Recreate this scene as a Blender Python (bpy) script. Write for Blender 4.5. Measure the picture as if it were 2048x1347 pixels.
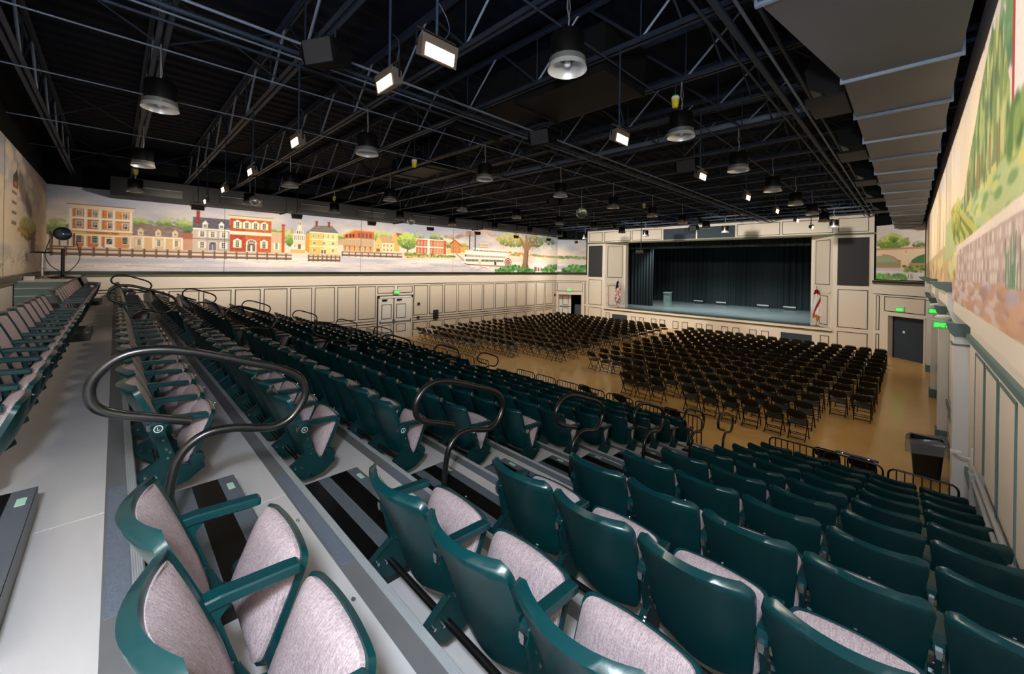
import bpy, bmesh, math, random
from mathutils import Matrix, Vector
random.seed(7)
R=math.radians; PI=math.pi
scene=bpy.context.scene
for o in list(bpy.data.objects): bpy.data.objects.remove(o)
COL=scene.collection
# ---------------------------------------------------------------- camera
ZC=4.30
cam_d=bpy.data.cameras.new('camera'); cam=bpy.data.objects.new('camera',cam_d); COL.objects.link(cam)
cam_d.sensor_width=36; cam_d.lens=36*796/2048; cam_d.shift_y=-(673.5-533.5)/2048
cam_d.clip_start=.02; cam_d.clip_end=200
_yaw=R(45.07); _roll=R(.9)
fw=Vector((-math.sin(_yaw),math.cos(_yaw),0)); rt=Vector((math.cos(_yaw),math.sin(_yaw),0)); up=Vector((0,0,1))
cr=rt*math.cos(_roll)+up*math.sin(_roll); cu=up*math.cos(_roll)-rt*math.sin(_roll)
cam.matrix_world=Matrix(((cr.x,cu.x,-fw.x,0),(cr.y,cu.y,-fw.y,0),(cr.z,cu.z,-fw.z,ZC),(0,0,0,1)))
scene.camera=cam
# ---------------------------------------------------------------- world, light, exposure
w=bpy.data.worlds.new('world'); scene.world=w; w.use_nodes=True
w.node_tree.nodes['Background'].inputs[0].default_value=(.02,.022,.03,1); w.node_tree.nodes['Background'].inputs[1].default_value=.3
vs=scene.view_settings; vs.view_transform='Standard'; vs.look='None'; vs.gamma=1; vs.use_curve_mapping=False
vs.exposure=0.55
FLASH_W=320; FLOOD_W=130; STAGE_W=1700; BAY_W=46
fl=bpy.data.lights.new('camera_flash','POINT'); fl.energy=FLASH_W; fl.color=(.78,.89,1.0); fl.shadow_soft_size=.14
flo=bpy.data.objects.new('camera_flash',fl); COL.objects.link(flo); flo.location=(.12,-.40,ZC+.75)
# ---------------------------------------------------------------- materials
def lin(c):
    return tuple(((x/255)/12.92 if x<=10 else ((x/255+.055)/1.055)**2.4) for x in c[:3])+(1,)
def mat(name,c,rough=.6,metal=0,spec=.5,var=.08,scale=8,bump=0,bscale=60,coat=0,emit=None,estr=0,stretch=None):
    m=bpy.data.materials.new(name); m.use_nodes=True; nt=m.node_tree; b=nt.nodes['Principled BSDF']
    col=lin(c)
    tc=nt.nodes.new('ShaderNodeTexCoord'); nz=nt.nodes.new('ShaderNodeTexNoise'); nz.inputs['Scale'].default_value=scale; nz.inputs['Detail'].default_value=4
    src=tc.outputs['Object']
    if stretch:
        mp=nt.nodes.new('ShaderNodeMapping'); mp.inputs['Scale'].default_value=stretch; nt.links.new(src,mp.inputs[0]); src=mp.outputs[0]
    nt.links.new(src,nz.inputs['Vector'])
    mx=nt.nodes.new('ShaderNodeMix'); mx.data_type='RGBA'
    mx.inputs[6].default_value=tuple(max(0,x*(1-var)) for x in col[:3])+(1,); mx.inputs[7].default_value=tuple(min(1,x*(1+var)) for x in col[:3])+(1,)
    nt.links.new(nz.outputs['Fac'],mx.inputs[0]); nt.links.new(mx.outputs[2],b.inputs['Base Color'])
    b.inputs['Roughness'].default_value=rough; b.inputs['Metallic'].default_value=metal; b.inputs['Specular IOR Level'].default_value=spec
    if coat: b.inputs['Coat Weight'].default_value=coat; b.inputs['Coat Roughness'].default_value=.15
    if bump:
        n2=nt.nodes.new('ShaderNodeTexNoise'); n2.inputs['Scale'].default_value=bscale; n2.inputs['Detail'].default_value=3
        nt.links.new(src,n2.inputs['Vector'])
        bp=nt.nodes.new('ShaderNodeBump'); bp.inputs['Strength'].default_value=bump; bp.inputs['Distance'].default_value=.01
        nt.links.new(n2.outputs['Fac'],bp.inputs['Height']); nt.links.new(bp.outputs[0],b.inputs['Normal'])
    if emit:
        b.inputs['Emission Color'].default_value=lin(emit); b.inputs['Emission Strength'].default_value=estr
    return m
def fabric_mat():
    m=mat('mauve_weave',(176,152,160),.92,spec=.15)
    nt=m.node_tree; b=nt.nodes['Principled BSDF']; L=nt.links.new
    tc=nt.nodes.new('ShaderNodeTexCoord')
    def wv(sc,sv,t='n'):
        mp=nt.nodes.new('ShaderNodeMapping'); mp.inputs['Scale'].default_value=sv; L(tc.outputs['Object'],mp.inputs[0])
        n=nt.nodes.new('ShaderNodeTexNoise'); n.inputs['Scale'].default_value=sc; n.inputs['Detail'].default_value=2; L(mp.outputs[0],n.inputs['Vector']); return n.outputs['Fac']
    a=wv(90,(3.2,.35,.35)); c=wv(160,(1,1,1))
    ad=nt.nodes.new('ShaderNodeMath'); ad.operation='ADD'; L(a,ad.inputs[0]); L(c,ad.inputs[1])
    r=nt.nodes.new('ShaderNodeMapRange'); L(ad.outputs[0],r.inputs[0]); r.inputs[1].default_value=.72; r.inputs[2].default_value=1.28
    cr=nt.nodes.new('ShaderNodeMix'); cr.data_type='RGBA'; cr.inputs[6].default_value=lin((138,123,129)); cr.inputs[7].default_value=lin((180,165,170))
    L(r.outputs[0],cr.inputs[0]); L(cr.outputs[2],b.inputs['Base Color'])
    bp=nt.nodes.new('ShaderNodeBump'); bp.inputs['Strength'].default_value=.25; bp.inputs['Distance'].default_value=.003
    L(r.outputs[0],bp.inputs['Height']); L(bp.outputs[0],b.inputs['Normal'])
    return m
MT=dict(
 fabric=fabric_mat(),
 fabric_far=mat('mauve_cloth',(176,152,160),.9,spec=.15),
 green=mat('teal_green_plastic',(2,49,54),.30,spec=.5,var=.12,scale=5,bump=.03,bscale=120),
 greensteel=mat('teal_green_steel',(5,48,52),.35,metal=.2,spec=.5),
 chrome=mat('chrome',(190,195,200),.25,metal=1),
 alu=mat('ribbed_aluminium',(176,180,184),.42,metal=.25,stretch=(1,8,8)),
 blackmetal=mat('black_metal',(14,15,17),.32,spec=.5),
 blacktube=mat('black_powder_tube',(17,18,20),.28,spec=.6),
 deck=mat('pale_plywood_deck',(197,194,196),.55,var=.07,scale=3,stretch=(1,3,1)),
 walkgrey=mat('grey_vinyl_strip',(104,105,108),.5,var=.15,scale=6),
 carpet=mat('blue_grey_carpet',(104,112,126),.95,spec=.1,var=.25,scale=90,bump=.5,bscale=200),
 jointline=mat('pale_joint',(208,206,202),.6),
 riser=mat('dark_riser',(40,44,46),.5),
 stepblack=mat('black_step_vinyl',(9,9,10),.35),
 stepstrip=mat('grey_step_strip',(82,88,98),.7,var=.15,scale=60),
 glow=mat('pale_green_tape',(170,212,190),.7),
 floor=mat('maple_floor',(224,178,108),.20,spec=.5,var=.30,scale=.5,stretch=(1,.6,1)),  # wood tone; strong broad noise also paints in soft reflections on the floor
 cream=mat('cream_paint',(226,216,205),.6,var=.03),
 creamlow=mat('cream_panel_paint',(222,211,199),.6,var=.03),
 line=mat('dark_green_line',(34,40,34),.6),
 tealtrim=mat('grey_teal_trim',(96,124,128),.5),
 olive=mat('olive_green_cap',(92,100,66),.55),
 white=mat('white_paint',(232,232,232),.5,var=.02),
 blackwall=mat('black_wall_paint',(9,12,13),.85,spec=.1),
 ceil=mat('charcoal_roof_deck',(14,20,34),.7,spec=.08,var=.3,scale=2,bump=.4,bscale=14),
 steel=mat('dark_painted_steel',(38,49,68),.5,spec=.25,var=.2,scale=10),
 steellight=mat('grey_steel_and_highlight',(108,122,146),.45,metal=.1),  # grey paint on pipes and flanges; painted highlight tone on web diagonals
 duct=mat('grey_painted_duct',(66,67,75),.5,var=.12,scale=2),
 ductdark=mat('black_painted_duct',(22,23,27),.6,spec=.2,var=.2,scale=2),
 acoustic=mat('charcoal_acoustic_cloth',(52,52,58),.9,bump=.15,bscale=200),
 bluepanel=mat('slate_blue_panel',(48,62,76),.8),
 curtain=mat('black_velvet_curtain',(7,25,29),.85,var=.3,scale=3),
 stagefloor=mat('stage_floor_grey',(92,101,103),.35,var=.2,scale=1.5),
 lampblack=mat('lamp_black',(10,10,12),.35),
 lampmesh=mat('perforated_collar',(120,122,120),.5,metal=.6,var=.5,scale=220),
 reflector=mat('spun_aluminium',(226,228,234),.32,metal=.6,var=.03),
 wire=mat('steel_wire',(170,175,185),.4,metal=.7),
 floodface=mat('flood_lens',(255,240,215),.5,emit=(255,222,170),estr=9),
 floodbody=mat('flood_body',(70,62,60),.5),
 exitgreen=mat('exit_green',(20,235,60),.5,emit=(20,255,60),estr=3.5),
 exitplate=mat('exit_plate',(150,190,150),.5,emit=(20,150,40),estr=.2),
 yellow=mat('yellow_plastic',(226,208,24),.45),
 greencap=mat('green_plastic',(30,150,70),.45),
 foldblack=mat('black_enamel',(4,14,14),.38,spec=.3),
 bin=mat('black_bin_plastic',(16,20,22),.5),
 bag=mat('clear_bag_film',(150,156,166),.2,spec=.6,bump=.6,bscale=9),
 red=mat('flag_red',(150,24,30),.8),
 navy=mat('flag_navy',(16,20,52),.8),
 orange=mat('flag_orange',(226,120,40),.8),
 gold=mat('gold',(200,160,70),.3,metal=.8),
 glass=mat('clear_acrylic',(190,220,215),.08,spec=.8),
 brick=mat('dark_red_box',(80,40,36),.6),
 tealbox=mat('teal_painted_board',(138,164,164),.6),
 lens=mat('dark_lens',(40,62,90),.06,spec=.9),
)
MT['glass'].node_tree.nodes['Principled BSDF'].inputs['Transmission Weight'].default_value=.85
MT['bag'].node_tree.nodes['Principled BSDF'].inputs['Alpha'].default_value=.55
# ---------------------------------------------------------------- mesh helpers
class MB:
    def __init__(s): s.v=[]; s.f=[]; s.m=[]
    def add(s,vs,fs,m=0):
        o=len(s.v); s.v+=[tuple(p) for p in vs]
        for f in fs: s.f.append(tuple(i+o for i in f)); s.m.append(m)
    def box(s,x0,x1,y0,y1,z0,z1,m=0):
        s.add([(x0,y0,z0),(x1,y0,z0),(x1,y1,z0),(x0,y1,z0),(x0,y0,z1),(x1,y0,z1),(x1,y1,z1),(x0,y1,z1)],
              [(3,2,1,0),(4,5,6,7),(0,1,5,4),(1,2,6,5),(2,3,7,6),(3,0,4,7)],m)
    def prism(s,prof,a0,a1,axis='x',m=0):
        n=len(prof)
        def P(a,p): return (a,p[0],p[1]) if axis=='x' else ((p[0],a,p[1]) if axis=='y' else (p[0],p[1],a))
        s.add([P(a0,p) for p in prof]+[P(a1,p) for p in prof],
              [tuple(range(n))[::-1],tuple(range(n,2*n))]+[(i,(i+1)%n,n+(i+1)%n,n+i) for i in range(n)],m)
    def tube(s,pts,r,n=8,m=0,closed=False):
        pts=[Vector(p) for p in pts]; N=len(pts); rings=[]; prev=None
        for i,p in enumerate(pts):
            if closed: t=pts[(i+1)%N]-pts[i-1]
            else: t=pts[min(i+1,N-1)]-pts[max(i-1,0)]
            t.normalize()
            if prev is None:
                a=Vector((0,0,1)) if abs(t.z)<.9 else Vector((1,0,0)); x=t.cross(a).normalized()
            else: x=(prev-t*prev.dot(t)).normalized()
            prev=x; y=t.cross(x); rings.append([p+(x*math.cos(2*PI*k/n)+y*math.sin(2*PI*k/n))*r for k in range(n)])
        vs=[q for rg in rings for q in rg]; fs=[]
        for i in range(N if closed else N-1):
            a=i*n; b=((i+1)%N)*n
            fs+=[(a+k,a+(k+1)%n,b+(k+1)%n,b+k) for k in range(n)]
        if not closed: fs+=[tuple(range(n))[::-1],tuple((N-1)*n+k for k in range(n))]
        s.add(vs,fs,m)
    def lathe(s,prof,n=20,c=(0,0,0),m=0,axis='z',cap=True):
        vs=[];fs=[]
        for r,h in prof:
            for k in range(n):
                a=2*PI*k/n; x,y=r*math.cos(a),r*math.sin(a)
                p=(x,y,h) if axis=='z' else ((h,x,y) if axis=='x' else (x,h,y))
                vs.append((c[0]+p[0],c[1]+p[1],c[2]+p[2]))
        for i in range(len(prof)-1):
            a=i*n;b=a+n; fs+=[(a+k,a+(k+1)%n,b+(k+1)%n,b+k) for k in range(n)]
        if cap: fs+=[tuple(range(n))[::-1],tuple((len(prof)-1)*n+k for k in range(n))]
        s.add(vs,fs,m)
    def join(s,o,mm=None):
        k=len(s.v); s.v+=o.v
        for f,m in zip(o.f,o.m): s.f.append(tuple(i+k for i in f)); s.m.append(m if mm is None else mm[m])
    def moved(s,d,sc=(1,1,1)):
        o=MB(); o.v=[(p[0]*sc[0]+d[0],p[1]*sc[1]+d[1],p[2]*sc[2]+d[2]) for p in s.v]; o.f=list(s.f); o.m=list(s.m); return o
    def mesh(s,name,mats,smooth=False):
        me=bpy.data.meshes.new(name); me.from_pydata(s.v,[],s.f)
        for m in (mats if isinstance(mats,(list,tuple)) else [mats]): me.materials.append(m)
        me.polygons.foreach_set('material_index',s.m)
        if smooth: me.polygons.foreach_set('use_smooth',[True]*len(s.f))
        me.update()
        bm=bmesh.new(); bm.from_mesh(me); bmesh.ops.recalc_face_normals(bm,faces=bm.faces); bm.to_mesh(me); bm.free()
        if smooth:
            try: me.set_sharp_from_angle(angle=R(50))
            except Exception: pass
        return me
    def build(s,name,mats,parent=None,smooth=False,loc=None,rz=0):
        return place(name,s.mesh(name,mats,smooth),parent,loc,rz)
def place(name,me,parent=None,loc=None,rz=0,rot=None):
    o=bpy.data.objects.new(name,me); COL.objects.link(o)
    if parent is not None: o.parent=parent
    if loc is not None: o.location=loc
    if rot is not None: o.rotation_euler=rot
    elif rz: o.rotation_euler=(0,0,rz)
    return o
def tag(o,label=None,cat=None,group=None,kind=None):
    if label: o['label']=label
    if cat: o['category']=cat
    if group: o['group']=group
    if kind: o['kind']=kind
    return o
def thing(name,label,cat,loc=(0,0,0),rz=0,group=None):
    return tag(place(name,None,None,loc,rz),label,cat,group)
def struct(name,mb,mats,label,cat,loc=None,rz=0,smooth=False):
    return tag(mb.build(name,mats,None,smooth,loc,rz),label,cat,kind='structure')
def text_mesh(s,size,mt,depth=.004,font_align='CENTER'):
    cu=bpy.data.curves.new('t','FONT'); cu.body=s; cu.size=size; cu.extrude=depth; cu.align_x=font_align; cu.align_y='CENTER'
    o=bpy.data.objects.new('t',cu); COL.objects.link(o); bpy.context.view_layer.update()
    me=bpy.data.meshes.new_from_object(o.evaluated_get(bpy.context.evaluated_depsgraph_get()))
    bpy.data.objects.remove(o); me.name='letters'; me.materials.clear(); me.materials.append(mt)
    return me
ORD=['first','second','third','fourth','fifth','sixth','seventh','eighth','ninth','tenth','eleventh','twelfth','thirteenth','fourteenth','fifteenth','sixteenth','seventeenth','eighteenth','nineteenth','twentieth','twenty-first']
def lerp(a,b,t): return a+(b-a)*t
def smooth_path(pts,n=6):
    P=[Vector(p) for p in pts]; out=[]
    for i in range(len(P)-1):
        p0=P[max(i-1,0)];p1=P[i];p2=P[i+1];p3=P[min(i+2,len(P)-1)]
        for k in range(n):
            t=k/n; out.append(.5*((2*p1)+(p2-p0)*t+(2*p0-5*p1+4*p2-p3)*t*t+(3*p1-p0-3*p2+p3)*t**3))
    out.append(P[-1]); return out
# ---------------------------------------------------------------- room shell
XL,XR,XRM,YB,YC,YS=-21.4,.70,.49,-1.74,26.8,28.5
ZT=8.30
m=MB(); m.box(-22,1.2,-2.2,42,-.15,0)
struct('floor',m,MT['floor'],'polished golden maple floor of the hall','floor')
def wallbox(name,label,boxes,loc=None,rz=0):
    m=MB()
    for b in boxes: m.box(*b[:6],b[6] if len(b)>6 else 0)
    return struct(name,m,[MT['cream'],MT['blackwall']],label,'wall',loc,rz)
class Frame:                                   # a wall face: local x along the wall, -y into the room, z up
    def __init__(s,ox,oy,a): s.o=(ox,oy,0); s.a=a
    def kid(s,name,me,parent,u,z,d=0):
        x=s.o[0]+u*math.cos(s.a)+d*math.sin(s.a); y=s.o[1]+u*math.sin(s.a)-d*math.cos(s.a)
        o=place(name,me,parent,(x,y,z),s.a)
        if parent is not None: o.matrix_parent_inverse=parent.matrix_basis.inverted()
        return o
FL=Frame(XL,0,PI/2); FRT=Frame(XR,0,-PI/2); FB=Frame(0,YB,PI); FS=Frame(0,YS,0)
ca=math.atan2(YS-YC,1.9); FCL=Frame(XL,YC,ca); LCL=math.hypot(YS-YC,1.9)
cb=math.atan2(YC-YS,2.09); FCR=Frame(-1.39,YS,cb); LCR=math.hypot(YS-YC,2.09)
wl=wallbox('wall_left','cream panelled side wall below the long river town mural',[(XL-.3,XL,YB,YC,0,3.9,0),(XL-.3,XL,YB,YC,3.9,ZT,1)])
wr=wallbox('wall_right','cream panelled side wall beside the near seats and trash can',[(XR,XR+.3,YB-.3,YC,0,3.86,0),(XR,XR+.3,YB-.3,YC,3.86,ZT,1)])
wb=wallbox('wall_back','back wall behind the top row of seats',[(XL-.3,XR+.3,YB-.3,YB,0,3.9,0),(XL-.3,XR+.3,YB-.3,YB,3.9,ZT,1)])
wcl=wallbox('wall_corner_left','angled cream corner wall with open exit doorway left of the stage',
   [(0,.11,0,.2,0,3.9,0),(2.16,LCL+.02,0,.2,0,3.9,0),(.11,2.16,0,.2,2.07,3.9,0),(0,LCL+.02,0,.2,3.9,ZT,1)],FCL.o,ca)
wcr=wallbox('wall_corner_right','angled cream corner wall with dark exit doorway right of the stage',
   [(0,.74,0,.2,0,3.9,0),(2.45,LCR+.1,0,.2,0,3.9,0),(.74,2.45,0,.2,2.18,3.9,0),(0,LCR+.1,0,.2,3.9,ZT,1)],FCR.o,cb)
ws=wallbox('wall_stage','cream proscenium wall framing the stage',
   [(-19.5,-17.76,28.5,29.2,0,6.42),(-3.1,-1.39,28.5,29.2,0,6.42),(-19.5,-1.39,28.5,28.85,6.42,7.48),(-17.76,-3.1,28.5,28.7,0,.95),
    (-17.0,-16.62,29.80,30.25,1.1,6.42),(-4.26,-3.88,29.80,30.25,1.1,6.42),(-19.6,-1.3,28.85,30.25,6.42,6.6),(-22,1.2,28.85,29.0,7.0,9,1)])
def splay(name,x0,x1,label):
    m=MB(); m.add([(x0,28.5,1.1),(x1,29.87,1.1),(x1,29.87,6.42),(x0,28.5,6.42),(x0-.2*(1 if x0<x1 else -1),28.7,1.1),(x1-.2*(1 if x0<x1 else -1),30.07,1.1),(x1-.2*(1 if x0<x1 else -1),30.07,6.42),(x0-.2*(1 if x0<x1 else -1),28.7,6.42)],
      [(0,1,2,3),(7,6,5,4),(0,4,5,1),(3,2,6,7),(0,3,7,4),(1,5,6,2)]); return struct(name,m,MT['cream'],label,'wall')
wsl=splay('wall_splay_left',-17.76,-16.69,'slanted cream wall beside the stage opening behind the striped flag')
wsr=splay('wall_splay_right',-3.1,-4.17,'slanted cream wall beside the stage opening behind the white flag')
# panels: outlined rectangles applied to the walls
_pc={}
def panel_mesh(w,h,lm='line',fm='creamlow',lw=.034):
    k=(round(w,2),round(h,2),lm,fm)
    if k not in _pc:
        m=MB(); w_,h_=k[0],k[1]
        m.box(lw,w_-lw,-.008,0,lw,h_-lw,0)
        m.box(0,w_,-.014,0,0,lw,1); m.box(0,w_,-.014,0,h_-lw,h_,1); m.box(0,lw,-.014,0,lw,h_-lw,1); m.box(w_-lw,w_,-.014,0,lw,h_-lw,1)
        _pc[k]=m.mesh('panel',[MT[fm],MT[lm]])
    return _pc[k]
def panel(F,wall,u0,u1,z0,z1,lm='line',fm='creamlow',name='panel'): return F.kid(name,panel_mesh(u1-u0,z1-z0,lm,fm),wall,u0,z0)
ntrim=[0]
def trim(F,u0,u1,z0,z1,d,mt,label):
    ntrim[0]+=1; m=MB(); m.box(u0,u1,-d,0,z0,z1)
    o=m.build('trim_%d'%ntrim[0],MT[mt],None,False,F.o,F.a); tag(o,label,'trim',kind='structure')
# left wall
for i in range(7): panel(FL,wl,12.92+1.1225*i-0,12.92+1.1225*i+1.0,1.25,3.09); panel(FL,wl,12.92+1.1225*i,12.92+1.1225*i+1.0,.38,.83)
for i in range(7,12): panel(FL,wl,12.92+1.1225*i,12.92+1.1225*i+1.0,1.25,3.09); panel(FL,wl,12.92+1.1225*i,12.92+1.1225*i+1.0,.38,.83)
panel(FL,wl,26.42,26.66,1.25,3.09); panel(FL,wl,26.42,26.66,.38,.83)
for i in range(10):
    u=9.47-1.13*i; panel(FL,wl,u,u+1.0,1.25,3.09)
    if i<5: panel(FL,wl,u,u+1.0,.38,.83)
panel(FL,wl,10.58,11.62,2.66,3.07); panel(FL,wl,11.80,12.82,2.66,3.07)
for z in (3.17,1.10,.95): 
    for (a,b) in (((YB,26.8),) if z>3 else ((YB,10.5),(12.9,26.8))): trim(FL,a,b,z,z+.03,.02,'line','thin dark line along the left side wall, %s'%('above the panels' if z>3 else ('upper of the dado pair' if z>1 else 'lower of the dado pair'))+(' right of the doors' if a>0 else ''))
trim(FL,12.9,26.8,.0,.25,.03,'cream','low cream baseboard right of the white double doors')
for F,a,b,nm in ((FL,YB,26.8,'left side wall'),(FCL,0,LCL,'left corner wall'),(FCR,0,LCR,'right corner wall'),(FB,-XR,-XL,'back wall')):
    trim(F,a,b,3.79,3.89,.10,'blackmetal','black ledge under the mural on the %s'%nm)
    trim(F,a,b,3.71,3.79,.07,'olive','olive green moulding under the mural on the %s'%nm)
# corner walls
panel(FCL,wcl,.03,2.20,2.30,3.07); panel(FCL,wcl,2.35,2.46,1.25,3.07); panel(FCL,wcl,2.35,2.46,.2,1.1)
panel(FCR,wcr,.57,2.44,2.33,3.09); panel(FCR,wcr,.15,.33,1.30,3.11); panel(FCR,wcr,.15,.33,.15,1.10)
for F,L,nm in ((FCL,LCL,'left'),(FCR,LCR,'right')): trim(F,0,L,3.17,3.20,.02,'line','thin dark line above the %s corner doorway'%nm)
# stage wall panels
for x0,x1 in ((-19.30,-18.03),(-2.87,-1.60)):
    panel(FS,ws,x0,x1,1.25,3.35); panel(FS,ws,x0,x1,.15,1.03)
    m=MB(); m.box(x0-.02,x1+.02,-.05,0,3.58,6.19); FS.kid('speaker_cloth_panel',m.mesh('speaker_cloth_panel',MT['acoustic']),ws,0,0)
hdr=[(-19.33,-18.04,0),(-17.88,-15.49,0),(-15.38,-12.99,0),(-12.86,-10.57,1),(-10.46,-8.1,1),(-7.98,-5.63,0),(-5.52,-3.10,0),(-2.88,-1.61,0)]
for a,b,dk in hdr:
    if dk:
        m=MB(); m.box(a,b,-.04,0,6.46,7.24); FS.kid('dark_header_panel',m.mesh('dark_header_panel',MT['bluepanel']),ws,0,0)
    else: panel(FS,ws,a,b,6.50,7.28)
for i in range(6):
    for k in (0,.66): panel(FS,ws,-15.35+1.63*i+k,-14.94+1.63*i+k,.06,.60)
panel(FS,ws,-17.6,-17.25,.12,.70); panel(FS,ws,-3.62,-3.22,.12,.70)
for a,b in ((-17.02,-15.70),(-5.51,-4.0)):
    m=MB(); m.box(a,b,-.02,0,.05,.64); FS.kid('apron_vent',m.mesh('apron_vent',MT['bluepanel']),ws,0,0)
m=MB(); m.box(-17.76,-3.1,28.38,28.6,1.0,1.12,0); m.box(-17.76,-3.1,28.44,28.6,.92,1.0,1)
struct('trim_stage_edge',m,[MT['cream'],MT['olive']],'cream lip with dark green line along the stage edge','trim')
m=MB(); m.box(-19.6,-1.3,28.40,28.86,6.34,6.43)
struct('trim_header',m,MT['olive'],'olive green moulding under the proscenium header','trim')
sa=math.atan2(1.37,1.07)
FSL=Frame(-17.76,28.5,sa); FSR=Frame(-4.17,29.87,-sa)
panel(FSL,wsl,.22,1.50,3.56,6.14); panel(FSR,wsr,.24,1.52,3.56,6.14)
def stage_door(n,F,label,u0):
    r=tag(place('door_%d'%n,None,None),label,'door',kind='structure')
    m=MB(); m.box(0,1.0,-.03,0,0,1.95); F.kid('leaf',m.mesh('leaf',MT['creamlow']),r,u0,1.13)
    F.kid('panel',panel_mesh(.72,1.66),r,u0+.14,1.27,.03)
    m=MB(); m.box(-.06,0,-.05,0,0,2.02); m.box(1,1.06,-.05,0,0,2.02); m.box(-.06,1.06,-.05,0,1.95,2.02); F.kid('frame',m.mesh('frame',MT['cream']),r,u0,1.13)
    for z in (.25,1.0,1.7):
        m=MB(); m.lathe([(.015,0),(.015,.1)],8); F.kid('hinge',m.mesh('hinge',MT['line']),r,u0,1.13+z,.05)
stage_door(2,FSL,'cream stage door in the slanted wall left of the stage',.18)
stage_door(3,FSR,'cream stage door in the slanted wall right of the stage',.55)
# double doors in the left wall
r=tag(place('door_1',None,None),'white double doors under the green exit sign in the left wall','door',kind='structure')
m=MB(); m.box(10.565,10.60,-.10,0,0,2.535); m.box(12.80,12.835,-.10,0,0,2.535); m.box(10.565,12.835,-.10,0,2.50,2.535); FL.kid('door_casing',m.mesh('door_casing',MT['line']),r,0,0)
m=MB(); m.box(10.60,10.68,-.09,0,0,2.5); m.box(12.72,12.80,-.09,0,0,2.5); m.box(10.6,12.8,-.09,0,2.38,2.5); FL.kid('door_frame',m.mesh('door_frame',MT['white']),r,0,0)
for u0,u1,s in ((10.68,11.555,1),(11.60,12.72,-1)):
    m=MB(); m.box(0,u1-u0,-.05,0,0,2.38); lf=FL.kid('leaf',m.mesh('leaf',MT['white']),r,u0,0)
    uu=u0+.14 if s>0 else u0+.15
    FL.kid('panel',panel_mesh(.61,.84,fm='white'),r,uu,1.18,.05); FL.kid('panel',panel_mesh(.61,.46,fm='white'),r,uu,.38,.05)
    m=MB(); m.box(.04,u1-u0-.04,-.11,-.06,.98,1.03); m.box(.02,.07,-.12,-.05,.93,1.12); m.box(u1-u0-.07,u1-u0-.02,-.12,-.05,.93,1.12); FL.kid('push_bar',m.mesh('push_bar',MT['wire']),r,u0,0)
    m=MB(); m.box(0,.3,-.13,-.05,2.24,2.32); FL.kid('door_closer',m.mesh('door_closer',MT['blackmetal']),r,uu+.02,0)
m=MB(); m.box(11.555,11.60,-.07,0,0,2.38); FL.kid('mullion',m.mesh('mullion',MT['line']),r,0,0)
# alcoves behind the two corner doorways
def alcove(n,F,u0,u1,h,label):
    r=tag(place('door_%d'%n,None,None),label,'doorway',kind='structure')
    m=MB(); D=2.2; m.box(u0-.1,u0,.2,D,0,h+.1); m.box(u1,u1+.1,.2,D,0,h+.1); m.box(u0-.1,u1+.1,D,D+.1,0,h+.1); m.box(u0-.1,u1+.1,.2,D,h,h+.1)
    F.kid('passage',m.mesh('passage',MT['blackwall']),r,0,0)
    m=MB(); m.box(u0-.02,u0+.05,-.04,.24,0,h); m.box(u1-.05,u1+.02,-.04,.24,0,h); m.box(u0-.02,u1+.02,-.04,.24,h-.05,h+.02); F.kid('door_casing',m.mesh('door_casing',MT['cream']),r,0,0)
    return r
r=alcove(4,FCL,.11,2.16,2.07,'open exit doorway in the corner left of the stage')
m=MB(); m.box(.18,1.28,.5,.55,0,2.0); FCL.kid('open_door_leaf',m.mesh('open_door_leaf',MT['white']),r,0,0)
FCL.kid('panel',panel_mesh(.5,.8,fm='white'),r,.55,1.1,-.5); FCL.kid('panel',panel_mesh(.5,.6,fm='white'),r,.55,.25,-.5)
m=MB(); m.box(.3,1.2,.44,.5,.95,1.0); FCL.kid('push_bar',m.mesh('push_bar',MT['blackmetal']),r,0,0)
r=alcove(5,FCR,.74,2.45,2.18,'dark exit doorway in the corner right of the stage')
m=MB(); m.box(.8,2.4,.28,.33,0,2.12); FCR.kid('black_door_leaf',m.mesh('black_door_leaf',MT['bluepanel']),r,0,0)
m=MB(); m.box(1.24,1.34,.27,.28,1.30,1.42); FCR.kid('notice',m.mesh('notice',MT['white']),r,0,0)
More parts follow.
